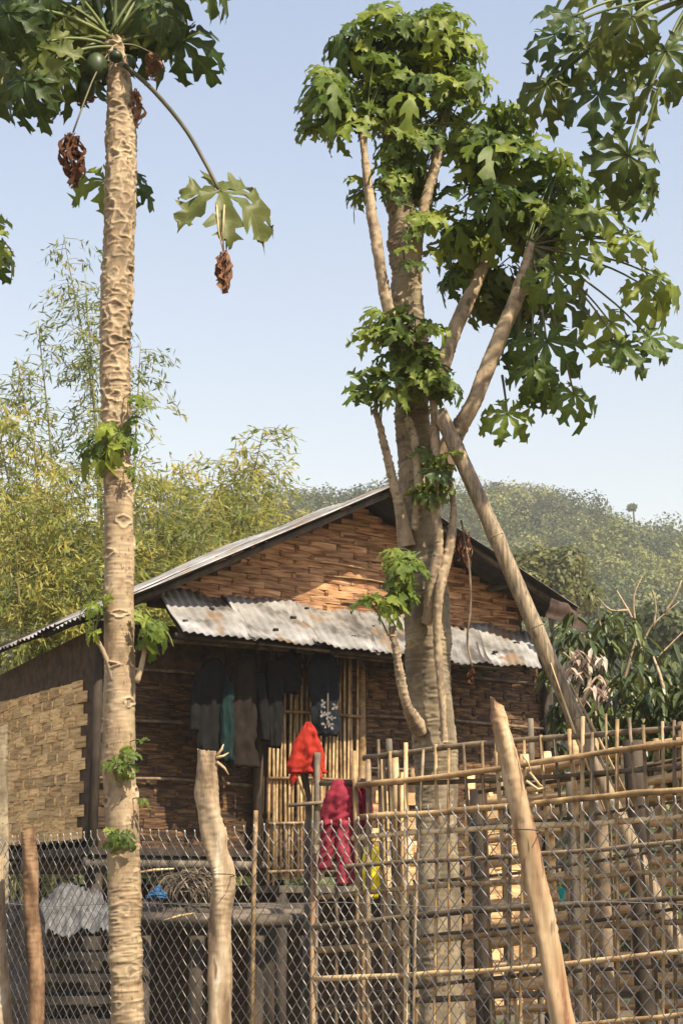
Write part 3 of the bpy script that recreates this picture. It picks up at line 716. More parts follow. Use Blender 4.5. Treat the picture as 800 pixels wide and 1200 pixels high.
def bark_tube(name, path, mat, parent, n=40, rows=500, scar=None, wrinkle=0.004, lump=0.03, seed=1, cap=True, wr=None):
    """path: list of (Vector, radius). scar: f(height fraction) -> (spacing m, width m, height m, relief m)"""
    rs = np.random.RandomState(seed)
    arr = np.array(spline([(*p, r) for p, r in path], rows))
    C, R = arr[:, :3], arr[:, 3]
    seg = np.linalg.norm(np.diff(C, axis=0), axis=1); S = np.concatenate([[0], np.cumsum(seg)]); Lt = S[-1]
    T = np.gradient(C, axis=0); T /= np.linalg.norm(T, axis=1, keepdims=True)
    A = np.array([1.0, 0, 0]) if abs(T[0, 0]) < 0.85 else np.array([0, 1.0, 0])
    A = A - T * (T @ A)[:, None]; A /= np.linalg.norm(A, axis=1, keepdims=True); B = np.cross(T, A)
    th = np.linspace(0, 2 * np.pi, n, endpoint=False)
    disp = np.zeros((rows, n)); tint = np.zeros((rows, n)); pit_ = np.zeros((rows, n))
    for k in range(5):     # low lumps and ring wrinkles
        a, b, c = rs.randint(1, 5), rs.uniform(2, 14), rs.uniform(0, 6)
        disp += R[:, None] * lump * np.sin(a * th[None, :] + b * S[:, None] + c) / (1 + k * 0.4)
    if wrinkle:          # fibrous ring wrinkles, pimples and hollows
        w1 = vnoise(rs, S, n, 5, 55) ; w2 = vnoise(rs, S, n, 9, 110); w3 = vnoise(rs, S, n, 16, 60); w4 = vnoise(rs, S, n, 4, 9)
        ridge_ = (1 - np.abs(w1) * 2.2).clip(0, 1) ** 2
        amp = 0.45 + 0.9 * (vnoise(rs, S, n, 3, 4) > -0.05)
        if wr is not None: amp = amp * wr(S / Lt)[:, None]
        disp += wrinkle * (1.1 * (ridge_ - 0.4) * amp + (0.7 * w2 + 0.5 * w3) * amp.clip(0.3, 1) + 1.6 * w4)
        tint += 0.30 * (ridge_ - 0.35).clip(0, 1) * amp
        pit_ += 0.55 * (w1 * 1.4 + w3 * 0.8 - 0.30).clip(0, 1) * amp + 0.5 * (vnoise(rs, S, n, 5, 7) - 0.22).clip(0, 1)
    if scar:
        s = 0.02; k = rs.randint(100)
        while s < Lt - 0.01:
            sp, w, h, rel = scar(s / Lt); w = w * rs.uniform(0.65, 1.15); h = h * rs.uniform(0.7, 1.2)
            s += sp * rs.uniform(0.75, 1.25); k += 1
            th0 = (k * 2.39996 + rs.normal(0, 0.15)) % (2 * np.pi)
            i0, i1 = np.searchsorted(S, s - h * 1.7), np.searchsorted(S, s + h * 1.7)
            if i1 <= i0 + 1: continue
            da = (th - th0 + np.pi) % (2 * np.pi) - np.pi
            a = da[None, :] * R[i0:i1, None] / w; b = (S[i0:i1, None] - s) / h
            b2 = b + 0.35 * np.abs(a)          # pointed below
            d = 0.6 * np.sqrt(a * a + b2 * b2) + 0.4 * (np.abs(a) + np.abs(b2))
            q = rs.uniform(0.45, 1.25)
            warp = 0.22 * np.sin(3 * np.arctan2(b2, a + 1e-6) + rs.uniform(0, 6)); d = d * (1 + warp)
            rim = np.exp(-((d - 1.0) / 0.22) ** 2); pit = np.exp(-(d / 0.55) ** 2); dot = np.exp(-((a / 0.25) ** 2 + ((b - 0.05) / 0.2) ** 2))
            disp[i0:i1] += rel * q * (rim - 0.75 * pit * (d < 1.6) + 0.55 * dot)
            tint[i0:i1] = np.maximum(tint[i0:i1], 0.55 * rim * q)
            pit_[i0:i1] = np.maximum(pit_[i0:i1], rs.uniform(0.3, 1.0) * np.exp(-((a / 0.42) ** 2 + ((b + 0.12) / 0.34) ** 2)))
    rr = (R[:, None] + disp)
    V = C[:, None, :] + A[:, None, :] * (np.cos(th)[None, :] * rr)[..., None] + B[:, None, :] * (np.sin(th)[None, :] * rr)[..., None]
    V = V.reshape(-1, 3)
    i = np.arange((rows - 1) * n); r, c = i // n, i % n
    Q = np.stack([r * n + c, r * n + (c + 1) % n, (r + 1) * n + (c + 1) % n, (r + 1) * n + c], -1)
    t = np.clip(tint, 0, 1).ravel(); pt_ = np.clip(pit_, 0, 1).ravel()
    if cap:
        e = len(V); V = np.concatenate([V, [C[-1] + T[-1] * R[-1] * 0.5]]); t = np.append(t, 0); pt_ = np.append(pt_, 0)
        j = np.arange(n); q2 = np.stack([(rows - 1) * n + j, (rows - 1) * n + (j + 1) % n, np.full(n, e), np.full(n, e)], -1)
        tri = q2[:, :3]
        m = np_mesh(name, V, Q, mat, t, True, pt_)
        m2 = None
        bm_f = MB(); [bm_f.add(p) for p in np.concatenate([V[(rows - 1) * n:rows * n], V[-1:]])]
        bm_f.f = [(int(a), int((a + 1) % n), n) for a in range(n)]
        o = link(bpy.data.objects.new(name, m), parent)
        cp = bm_f.build('tip', mat, o)
        return o
    return link(bpy.data.objects.new(name, np_mesh(name, V, Q, mat, t, True, pt_)), parent)

def pxpath(pts, ground=False):
    """(px, py, Y, width px) -> [(Vector, radius m)]"""
    out = []
    for (x, y, Y, w) in pts:
        out.append((at(x, y, Y), w * 0.465 * mpp(Y, y)))
    if ground:
        p, r = out[-1]; q = out[-2][0]; k = (p.z + 0.06) / max(0.05, q.z - p.z)
        g = Vector((p.x + (p.x - q.x) * k, p.y, -0.06)); m = max(1, round((g - p).length / (p - q).length))
        for i in range(1, m + 1): out.append((p.lerp(g, i / m), r * (1 + 0.12 * i / m)))
    return out

# leaf blades: seven deeply cut lobes, each with side teeth; several droops
def blade_mesh(name, mat, droop, seed, lobes=7, cut=1.0, wave=0.05):
    r = random.Random(seed); b = MB()
    span = math.radians(285 if lobes > 5 else 230)
    for k in range(lobes):
        f = k / (lobes - 1) - 0.5
        ang = f * span + r.uniform(-0.06, 0.06); L = (1.0 - 0.42 * abs(f * 2) ** 1.6) * r.uniform(0.92, 1.06)
        side = math.radians(285 / lobes if lobes > 5 else 230 / 5) / 2; nar = 1.0 if lobes < 9 else 0.8
        # stations: (along mid, edge along, half width)
        ts = math.tan(side)
        st = [(0.0, 0.0, 0.004), (0.17, 0.17, 0.17 * ts * 0.98), (0.34, 0.35, 0.34 * ts * 0.93), (0.42, 0.44, 0.115 * cut), (0.48, 0.57, 0.19), (0.54, 0.72, 0.285), (0.58, 0.75, 0.235), (0.64, 0.72, 0.15 * cut), (0.72, 0.79, 0.125 * cut), (0.78, 0.91, 0.205), (0.83, 0.93, 0.15), (0.89, 0.93, 0.085), (0.97, 0.98, 0.045), (1.0, 1.0, 0.012)]
        ph = r.uniform(0, 6); dr = droop * r.uniform(0.55, 1.45); bend = r.uniform(-0.2, 0.2); twist = r.uniform(-0.5, 0.5)
        rows = []; jl, jr_ = [1 + 0.32 * (r.random() - 0.5) for _ in st], [1 + 0.32 * (r.random() - 0.5) for _ in st]
        for q_, (tm, te, hw_) in enumerate(st):
            row = []; hw_ *= nar if tm > 0.36 else 1
            an = ang + bend * tm * tm; dx, dy = math.sin(an), math.cos(an)
            for sgn in (-1, -0.5, 0, 0.5, 1):
                j = (jl if sgn < 0 else jr_)[q_] if tm > 0.36 else 1
                t = (tm + (te - tm) * abs(sgn)) * L * (1 + (j - 1) * 0.4 * abs(sgn)); w = hw_ * sgn * j * (L * 0.5 + 0.5)
                rad = math.hypot(t, w)
                z = -dr * rad ** 2.2 * 0.85 + abs(sgn) * hw_ * 0.42 + wave * math.sin(rad * 9 + ph + sgn) * rad + twist * w * tm + 0.035 * math.sin(t * 23 + sgn * 2 + ph) * abs(sgn)
                sh = 1 - 0.34 * min(dr, 1.5) * rad ** 1.6
                row.append(b.add((dx * t * sh + dy * w, dy * t * sh - dx * w, z), (abs(sgn), t)))
            rows.append(row)
        for p, q in zip(rows[:-1], rows[1:]):
            for c in range(4): b.f.append((p[c], p[c + 1], q[c + 1], q[c]))
    return b.mesh(name, mat)

BL = [blade_mesh('leaf', M['leaf'], d, 20 + i, 7, 0.72) for i, d in enumerate((0.4, 0.6, 0.85, 1.15, 0.75))]
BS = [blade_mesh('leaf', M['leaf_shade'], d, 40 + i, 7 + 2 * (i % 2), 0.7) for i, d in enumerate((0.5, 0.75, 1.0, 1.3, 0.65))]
BY = [blade_mesh('leaf', M['leaf'], d, 60 + i, 5, 1.2) for i, d in enumerate((0.3, 0.6, 0.9))]

def leaf(parent, mesh, pos, tipdir, nrm, size, stem_from=None, stem_r=0.006, stem_mat='petiole', arch=0.12, label=None):
    y = Vector(tipdir).normalized(); z = Vector(nrm); z = (z - y * z.dot(y)).normalized(); x = y.cross(z)
    o = bpy.data.objects.new('leaf', mesh)
    R = Matrix((x, y, z)).transposed().to_4x4()
    sc = size
    o.matrix_basis = Matrix.Translation(pos) @ R @ Matrix.Diagonal((sc, sc, sc, 1))
    link(o, parent)
    if label: o['label'] = label
    if stem_from is not None:
        a, e = Vector(stem_from), Vector(pos); l = (e - a).length
        m1 = a.lerp(e, 0.35) + UP * arch * l * 0.9; m2 = a.lerp(e, 0.72) + UP * arch * l
        MB().tube(spline([a, m1, m2, e], 10), list(np.linspace(stem_r * 1.25, stem_r * 0.8, 10)), 6).build('petiole', M[stem_mat], o)
    return o

CAMV = Vector((0, 0, EYE))
def img_dir(deg, depth=0.0):
    """direction in the picture plane (0 right, 90 up) with a lean towards (negative) or from the viewer"""
    a = math.radians(deg)
    return Vector((math.cos(a), depth, math.sin(a))).normalized()

def whorl(parent, node, meshes, n, reach, size, spread=(0, 360), el=(-10, 60), stem_r=0.006, hang=0.55, stem_mat='petiole', bias=None):
    """leaves on petioles round a shoot tip"""
    for k in range(n):
        a = math.radians(rnd.uniform(*spread)); e = math.radians(rnd.uniform(*el))
        d = Vector((math.cos(a) * math.cos(e), math.sin(a) * math.cos(e), math.sin(e)))
        if bias is not None: d = (d + Vector(bias)).normalized()
        L = rnd.uniform(*reach)
        pos = Vector(node) + d * L - UP * 0.12 * L
        out = Vector((d.x, d.y, 0)).normalized() if abs(d.x) + abs(d.y) > 0.05 else Vector((1, 0, 0))
        tip = out * 0.8 + Vector((rnd.uniform(-.45, .45), rnd.uniform(-.45, .45), -hang + rnd.uniform(-0.35, 0.35)))
        nr = UP * 0.9 + out * 0.5 + Vector((rnd.uniform(-.4, .4), rnd.uniform(-.55, .25), rnd.uniform(-.2, .2)))
        leaf(parent, rnd.choice(meshes), pos, tip, nr, rnd.uniform(*size), Vector(node) + Vector((rnd.uniform(-.02, .02), rnd.uniform(-.02, .02), rnd.uniform(-.06, .04))), stem_r, stem_mat)

def dead(parent, pos, L, w, n=9, stem=None, dark=0.5):
    """withered leaf: a bunch of twisted hanging shreds"""
    b = MB()
    for k in range(int(n * 2.2)):
        a = rnd.uniform(0, 6.28); off = Vector((math.cos(a), math.sin(a), 0)) * w * rnd.uniform(0.1, 0.55)
        z0 = rnd.uniform(0, 0.35) * L; l = (L - z0) * rnd.uniform(0.35, 1.0); sw = w * rnd.uniform(0.06, 0.17); prev = None; ph = rnd.uniform(0, 6); f1 = rnd.uniform(5, 13)
        for i in range(9):
            t = i / 8
            p = Vector(pos) - UP * z0 * (1 if t > 0 else 0.6) + off * math.sin(math.pi * min(0.9, t * 0.8 + 0.1)) - UP * l * t + Vector((math.sin(t * f1 + ph), math.cos(t * f1 * 0.8 + ph), 0)) * w * 0.12
            an = ph + t * f1 * 0.6; s = Vector((math.cos(an), math.sin(an), 0.35 * math.sin(ph + t * 9))) * sw * (0.3 + abs(math.sin(t * f1 * 0.7 + ph)))
            q = (b.add(p - s), b.add(p + Vector((s.y, -s.x, 0)) * 0.5), b.add(p + s))
            if prev: b.f += [(prev[0], prev[1], q[1], q[0]), (prev[1], prev[2], q[2], q[1])]
            prev = q
    o = b.build('dead_leaf', M['dead_leaf'], parent)
    if stem is not None:
        a, e = Vector(stem), Vector(pos)
        MB().tube(spline([a, a.lerp(e, 0.5) + UP * 0.1 * (e - a).length, e], 8), 0.005, 5).build('petiole', M['petiole_dark'], o)
    return o

# ---- slender papaya in front of the wire fence
PY = 7.7
pap = empty('papaya_tree', (at(150, 1200, PY).x, PY, 0))
tag(pap, 'slender papaya tree with a single straight scarred trunk in front of the wire mesh', 'tree', 'papaya trees')
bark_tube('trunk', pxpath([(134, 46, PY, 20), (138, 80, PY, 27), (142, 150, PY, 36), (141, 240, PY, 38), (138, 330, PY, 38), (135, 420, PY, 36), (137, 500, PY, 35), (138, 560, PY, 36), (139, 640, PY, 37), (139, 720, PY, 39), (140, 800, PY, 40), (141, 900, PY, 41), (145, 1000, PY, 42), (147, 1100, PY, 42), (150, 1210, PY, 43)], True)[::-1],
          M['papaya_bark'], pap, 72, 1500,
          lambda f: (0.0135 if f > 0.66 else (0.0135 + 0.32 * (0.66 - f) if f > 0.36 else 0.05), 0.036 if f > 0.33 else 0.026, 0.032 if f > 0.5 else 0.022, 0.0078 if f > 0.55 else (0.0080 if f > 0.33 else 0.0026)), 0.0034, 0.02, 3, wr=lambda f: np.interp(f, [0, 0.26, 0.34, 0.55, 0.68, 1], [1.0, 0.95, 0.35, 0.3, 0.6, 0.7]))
top = at(134, 52, PY)
def papleaf(px, py, deg, size_px, depth=0.0, nrm=None, src=None, meshes=BS, Y=PY, root=None, arch=0.1, sr=0.009, k=None):
    pos = at(px, py, Y + depth); m = mpp(Y, py)
    t = img_dir(deg, rnd.uniform(-0.35, 0.1))
    nn = Vector(nrm) if nrm else Vector((rnd.uniform(-.3, .3), -0.75, 0.65))
    return leaf(root or pap, meshes[k] if k is not None else rnd.choice(meshes), pos, t, nn, size_px * m, src if src is not None else top + Vector((rnd.uniform(-.03, .03), rnd.uniform(-.03, .03), rnd.uniform(-.03, .05))), sr, 'petiole', arch)
# (px, py of the petiole joint, direction of the middle lobe, lobe length px, depth)
for a in ((20, 22, 215, 70, 0.15), (45, 55, 250, 72, -0.25), (70, 78, 265, 62, -0.1), (30, 95, 250, 60, -0.3), (-15, 60, 240, 80, 0.1), (95, 18, 260, 70, 0.35), (100, -30, 130, 80, 0.3),
          (165, 20, 285, 78, 0.3), (190, 5, 320, 60, -0.2), (150, -15, 280, 95, 0.45), (118, 62, 240, 60, 0.25), (178, 30, 275, 64, 0.4), (60, -30, 200, 85, -0.2), (200, -45, 20, 85, 0.1), (140, -90, 90, 85, -0.15), (235, -40, 330, 70, -0.3), (-10, -20, 190, 80, 0.2), (10, 15, 260, 62, -0.4), (85, 60, 300, 55, 0.3), (40, 20, 200, 72, 0.2), (5, 80, 230, 62, 0.0), (110, 35, 230, 70, 0.3), (75, 20, 250, 70, 0.0), (170, -10, 300, 78, 0.1), (125, -20, 240, 80, 0.3), (55, 100, 280, 50, 0.1), (160, 50, 250, 50, 0.4), (20, -10, 240, 80, 0.0)):
    papleaf(*a)
papleaf(216, 48, 300, 58, -0.1, nrm=(-0.5, -0.6, 0.5), k=2)
papleaf(124, 212, 215, 54, 0.3, nrm=(0, -0.9, 0.35), src=at(138, 130, PY), meshes=BL, k=0)
papleaf(150, 208, 335, 46, 0.3, nrm=(0.1, -0.9, 0.4), src=at(140, 130, PY), meshes=BS, k=2)
# the big leaf on its long bending stalk
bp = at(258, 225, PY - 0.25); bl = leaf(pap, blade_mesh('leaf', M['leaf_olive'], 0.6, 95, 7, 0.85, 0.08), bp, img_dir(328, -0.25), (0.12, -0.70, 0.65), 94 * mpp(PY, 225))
MB().tube(spline([at(146, 76, PY - 0.08), at(178, 104, PY - 0.12), at(215, 148, PY - 0.2), at(240, 190, PY - 0.24), bp], 16), list(np.linspace(0.013, 0.009, 16)), 7).build('petiole', M['petiole_dark'], bl)
for dx in (0, 9):
    MB().tube([at(254 + dx, 240, PY - 0.33), at(256 + dx * 0.6, 270, PY - 0.35), at(262, 296, PY - 0.34)], 0.004, 5).build('withered_stalk', M['bamboo_split'], pap)
dead(pap, at(264, 292, PY - 0.34), 56 * mpp(PY), 0.085, 10)
dead(pap, at(86, 155, PY - 0.2), 72 * mpp(PY), 0.12, 12, top)
dead(pap, at(160, 102, PY - 0.02), 58 * mpp(PY), 0.075, 9)
dead(pap, at(178, 62, PY + 0.1), 40 * mpp(PY), 0.085, 8, top)
dead(pap, at(100, 108, PY + 0.1), 20 * mpp(PY), 0.10, 7)
def fruit(px, py, rpx, dy, el=1.15):
    b = MB(); r = rpx * mpp(PY, py); c = at(px, py, PY + dy)
    b.tube([c + UP * r * el * math.cos(t) for t in np.linspace(0.05, math.pi - 0.05, 11)], [r * math.sin(t) * (1 + 0.12 * math.cos(t + 2)) for t in np.linspace(0.05, math.pi - 0.05, 11)], 14)
    f = b.build('fruit', M['fruit'], pap)
    MB().tube([c + UP * r, at(134, py - rpx * 1.2, PY)], 0.008, 6).build('fruit_stalk', M['petiole'], f)
fruit(113, 78, 15, -0.05); fruit(101, 104, 13, 0.02, 0.9); fruit(136, 66, 9, -0.12, 0.8); fruit(152, 74, 9, 0.05)
# young shoots out of the trunk
def shoot(root, stem, leaves, Y, mat='limb_bark', w=(7, 4)):
    if stem:
        pts = [at(x, y, Y - 0.06 + 0.0 * i) for i, (x, y) in enumerate(stem)]
        sp = spline(pts, 14); MB().tube(sp, [w[0] * mpp(Y) / 2 + (w[1] - w[0]) * mpp(Y) / 2 * i / 13 + 0.0015 * (i % 2) for i in range(14)], 8).build('shoot', M[mat], root)
    for (x, y, d, s) in leaves:
        t = img_dir(d, rnd.uniform(-0.5, 0.1))
        src = at(*stem[-1], Y - 0.06) if stem else at(x - math.cos(math.radians(d)) * 12, y + math.sin(math.radians(d)) * 6, Y - 0.05)
        leaf(root, rnd.choice(BY), at(x, y, Y - 0.10 + rnd.uniform(-0.05, 0.03)), t, Vector((rnd.uniform(-.4, .4), -0.55, 0.8)), s * mpp(Y), src, 0.0025, 'petiole', 0.1)
shoot(pap, [(160, 800), (166, 780), (172, 752), (176, 742)], [(178, 735, 20, 28), (172, 738, 250, 26), (182, 730, 340, 30), (170, 728, 130, 20), (178, 745, 290, 28)], PY)
shoot(pap, [(133, 800), (126, 775), (117, 755), (110, 748)], [(110, 740, 230, 20), (118, 712, 150, 22), (108, 708, 200, 26), (124, 705, 60, 18)], PY, w=(6, 4))
shoot(pap, [], [(118, 512, 200, 34), (128, 500, 160, 30), (140, 505, 260, 30), (150, 510, 320, 26), (130, 525, 230, 34), (112, 530, 215, 34), (148, 498, 60, 22), (138, 520, 285, 28), (106, 522, 240, 26), (125, 540, 250, 22), (153, 552, 310, 14), (156, 465, 20, 24), (163, 470, 330, 22), (152, 550, 200, 14)], PY)
shoot(pap, [], [(142, 880, 60, 20), (136, 892, 200, 22), (148, 895, 300, 22), (140, 900, 250, 24), (150, 885, 20, 18), (165, 868, 10, 12), (166, 937, 0, 12), (140, 978, 230, 18), (148, 980, 320, 20), (138, 985, 270, 22), (133, 975, 160, 14)], PY)

# ---- big branching papaya behind the lattice fence
TY = 8.3
big = empty('papaya_tree', (at(515, 1200, TY).x, TY, 0))
tag(big, 'thick old papaya tree with several limbs propped by a leaning pole', 'tree', 'papaya trees')
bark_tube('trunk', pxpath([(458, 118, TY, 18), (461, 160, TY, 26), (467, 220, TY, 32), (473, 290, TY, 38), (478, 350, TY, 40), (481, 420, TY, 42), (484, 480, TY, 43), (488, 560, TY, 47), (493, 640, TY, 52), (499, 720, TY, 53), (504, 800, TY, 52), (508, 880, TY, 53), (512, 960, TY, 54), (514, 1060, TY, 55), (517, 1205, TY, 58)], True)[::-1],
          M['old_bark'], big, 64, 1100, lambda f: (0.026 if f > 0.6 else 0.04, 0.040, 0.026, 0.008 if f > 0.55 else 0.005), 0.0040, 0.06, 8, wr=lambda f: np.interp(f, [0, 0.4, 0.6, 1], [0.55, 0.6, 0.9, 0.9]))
def limb(pts, seed, name='limb', rows=160, n=18, rel=0.004):
    if name == 'limb': pts = [(*pts[0][:3], pts[0][3] * 1.7), (*pts[1][:3], pts[1][3] * 1.12)] + pts[2:]
    return bark_tube(name, pxpath(pts), M['limb_bark'], big, n, rows, lambda f: (0.022, 0.018, 0.016, rel), 0.002, 0.05, seed)
limb([(468, 440, TY - .1, 15), (460, 390, TY - .16, 14), (450, 340, TY - .2, 15), (442, 290, TY - .22, 14), (434, 240, TY - .22, 12), (428, 190, TY - .22, 10), (424, 148, TY - .22, 8)], 21)
limb([(476, 640, TY - .12, 13), (467, 590, TY - .16, 12), (456, 545, TY - .18, 10), (446, 505, TY - .2, 9), (438, 480, TY - .2, 7)], 22)
limb([(498, 460, TY, 24), (518, 425, TY + .02, 20), (536, 380, TY + .05, 19), (556, 335, TY + .1, 17), (574, 296, TY + .15, 15), (580, 262, TY + .2, 12)], 23)
limb([(512, 555, TY - .05, 22), (530, 515, TY - .1, 22), (552, 475, TY - .15, 21), (572, 430, TY - .15, 21), (590, 385, TY - .18, 19), (606, 345, TY - .2, 17), (618, 305, TY - .2, 14), (622, 285, TY - .2, 10)], 24)
limb([(480, 330, TY, 18), (490, 280, TY - .05, 13), (500, 230, TY - .08, 13), (512, 185, TY - .08, 12), (519, 150, TY - .08, 9), (521, 130, TY - .08, 7)], 25)
limb([(462, 150, TY, 14), (476, 90, TY + .1, 11), (488, 50, TY + .12, 8), (492, 30, TY + .12, 7)], 26)
limb([(492, 855, TY - .1, 13), (478, 830, TY - .22, 11), (469, 795, TY - .27, 11), (463, 760, TY - .28, 10), (459, 735, TY - .28, 10)], 27)
limb([(508, 470, TY - .22, 10), (510, 530, TY - .24, 11), (509, 585, TY - .25, 12), (514, 640, TY - .24, 13), (505, 690, TY - .2, 15), (500, 730, TY - .15, 14)], 28, 'aerial_root')
limb([(527, 560, TY - .12, 6), (531, 600, TY - .2, 9), (526, 645, TY - .22, 12), (515, 690, TY - .23, 13), (512, 740, TY - .2, 11), (516, 800, TY - .2, 9), (521, 870, TY - .18, 8)], 29, 'aerial_root')
limb([(477, 490, TY - .2, 9), (486, 520, TY - .22, 11), (490, 570, TY - .22, 12), (486, 620, TY - .2, 9)], 30, 'aerial_root')

def clump(cpx, cpy, Y, rx, ry, rd, n, size, node, meshes=BL, lift=0.0, front=0.55):
    """leaves filling part of the crown; each hangs outward from the shoot tip"""
    nd = at(*node)
    for k in range(int(n * 1.2)):
        while True:
            q = Vector((rnd.uniform(-1, 1), rnd.uniform(-1, 1), rnd.uniform(-1, 1)))
            if 0.25 < q.length < 1: break
        m = mpp(Y, cpy)
        pos = at(cpx, cpy, Y) + Vector((q.x * rx * m, q.y * rd, q.z * ry * m))
        o = (pos - nd); o.z *= 0.5; o = o.normalized()
        tip = o * 0.7 + Vector((rnd.uniform(-.5, .5), rnd.uniform(-.6, .2), -0.45 + rnd.uniform(-.4, .4)))
        nr = Vector((q.x * 0.5 + rnd.uniform(-.35, .35), -front + rnd.uniform(-.35, .35), 0.85 + rnd.uniform(-.3, .2)))
        leaf(big, rnd.choice(meshes), pos, tip, nr, rnd.uniform(*size) * 1.16 * m, nd + Vector((rnd.uniform(-.03, .03), rnd.uniform(-.03, .03), rnd.uniform(-.08, .05))), 0.0035, 'petiole', 0.08)
T0, T1, T2, T3 = (424, 150, TY - .2), (492, 40, TY + .1), (521, 135, TY - .08), (580, 262, TY + .2)
clump(400, 130, TY - .25, 42, 28, .22, 13, (26, 36), T0)
clump(385, 95, TY - .2, 26, 30, .2, 8, (26, 34), T0)
clump(450, 55, TY, 55, 50, .3, 26, (28, 38), T1)
clump(500, 40, TY + .05, 50, 38, .3, 20, (28, 38), T1)
clump(440, 100, TY - .1, 45, 35, .25, 14, (28, 38), T0)
clump(530, 90, TY, 36, 45, .25, 12, (28, 40), T2)
clump(505, 120, TY - .1, 40, 35, .25, 9, (28, 38), T2)
clump(545, 165, TY, 32, 40, .25, 9, (30, 42), T2)
clump(475, 165, TY - .18, 30, 25, .15, 7, (24, 34), T2)
clump(490, 205, TY + .1, 32, 40, .2, 10, (26, 34), T2)
clump(425, 225, TY - .1, 12, 15, .1, 3, (20, 26), (436, 240, TY - .2))
clump(600, 205, TY + .1, 50, 45, .3, 12, (36, 50), T3)
clump(585, 170, TY + .1, 30, 25, .2, 4, (34, 44), T3)
clump(560, 250, TY + .1, 50, 42, .3, 10, (34, 46), T3)
clump(540, 300, TY + .1, 28, 30, .2, 7, (32, 40), T3)
clump(650, 215, TY + .05, 45, 40, .3, 8, (40, 52), (620, 288, TY - .2), BL)
clump(640, 265, TY, 35, 25, .2, 6, (36, 46), (620, 288, TY - .2), BL)
clump(600, 340, TY + .25, 42, 42, .2, 7, (34, 44), (600, 300, TY + .1), BS)
clump(560, 345, TY + .2, 25, 30, .15, 5, (30, 40), (580, 290, TY + .15), BS)
clump(585, 150, TY + .15, 20, 15, .15, 4, (36, 44), T3)
clump(475, 395, TY - .25, 45, 28, .12, 12, (24, 34), (486, 420, TY - .2), BL)
clump(500, 440, TY - .28, 36, 28, .1, 11, (24, 36), (500, 450, TY - .25), BL)
clump(445, 455, TY - .25, 28, 22, .1, 7, (24, 32), (440, 482, TY - .2), BL)
clump(440, 385, TY - .2, 14, 22, .1, 4, (20, 26), (455, 400, TY - .18), BS)
clump(520, 550, TY - .25, 22, 30, .08, 7, (20, 28), (520, 560, TY - .2), BS)
clump(495, 580, TY - .25, 22, 16, .06, 4, (18, 24), (500, 590, TY - .24), BS)
clump(468, 660, TY - .3, 24, 20, .08, 6, (20, 28), (485, 655, TY - .2), BL)
clump(455, 705, TY - .3, 28, 16, .08, 8, (18, 28), (459, 735, TY - .28), BL)
clump(462, 205, TY - .2, 22, 22, .1, 4, (22, 30), (463, 190, TY - .15))
clump(488, 250, TY - .2, 18, 26, .1, 4, (22, 30), (472, 250, TY - .15))
clump(470, 300, TY - .2, 16, 20, .08, 2, (18, 24), (473, 310, TY - .18))
def bigleaf(px, py, deg, s, Y=TY - .3, src=(622, 288, TY - .2), nrm=(0, -0.75, 0.6), meshes=BL, k=None, arch=0.05, sr=0.006):
    leaf(big, meshes[k] if k is not None else rnd.choice(meshes), at(px, py, Y), img_dir(deg, -0.2), nrm, s * mpp(Y, py), at(*src), sr, 'petiole_dark', arch)
for a in ((715, 378, 300, 62), (690, 280, 330, 56), (650, 320, 280, 60), (755, 335, 320, 58), (640, 400, 265, 66), (672, 462, 300, 50), (660, 255, 20, 56), (735, 280, 340, 48), (625, 430, 250, 50), (700, 250, 350, 50), (770, 325, 330, 50), (760, 395, 345, 46), (735, 235, 20, 44)):
    bigleaf(*a)
bigleaf(594, 485, 255, 46, TY - .2, (588, 440, TY - .1), (0.1, -0.7, 0.6), BL, 1)
bigleaf(725, 405, 350, 60, TY - .35, (640, 300, TY - .2), (0, -0.7, 0.65), BL, 0)
bigleaf(630, 455, 200, 36, TY - .1, (628, 400, TY - .1))
bigleaf(655, 350, 310, 55, TY - .15, meshes=BS); bigleaf(605, 395, 240, 48, TY - .05, meshes=BS); bigleaf(640, 440, 300, 50, TY - .1, meshes=BS)
# dry hanging stalk with a withered end, beside the pole
hv = MB().tube(spline([at(540, 610, TY - .2), at(549, 660, TY - .25), at(551, 710, TY - .25), at(547, 750, TY - .25), at(553, 782, TY - .25)], 14), 0.006, 5).build('dry_stalk', M['bamboo_grey'], big)
dead(big, at(546, 620, TY - .22), 52 * mpp(TY), 0.06, 8); dead(big, at(536, 625, TY - .2), 36 * mpp(TY), 0.05, 6)
dead(big, at(552, 780, TY - .25), 22 * mpp(TY), 0.035, 6)

# the 300 largest leaves stay single, the small rest becomes one part
lv = sorted([o for o in big.children if o.name.split('.')[0] == 'leaf'], key=lambda o: -o.matrix_basis.to_scale().x)
rest, rst = MB(), MB()
for o in lv[300:]:
    i = len(rest.v)
    uvs = {}
    for lp_ in o.data.loops: uvs[lp_.vertex_index] = tuple(o.data.uv_layers[0].data[lp_.index].uv)
    for p in o.data.vertices: rest.add(o.matrix_basis @ p.co, uvs.get(p.index, (0.5, 0.5)))
    for p in o.data.polygons: rest.f.append(tuple(i + q for q in p.vertices))
    for c_ in list(o.children):
        i = len(rst.v)
        for p in c_.data.vertices: rst.add(p.co)
        for p in c_.data.polygons: rst.f.append(tuple(i + q for q in p.vertices))
        bpy.data.objects.remove(c_)
    bpy.data.objects.remove(o)
if rest.v:
    ro = rest.build('small_leaves', M['leaf'], big); tag(ro, kind='stuff')
    tag(rst.build('petioles', M['petiole'], ro), kind='stuff')

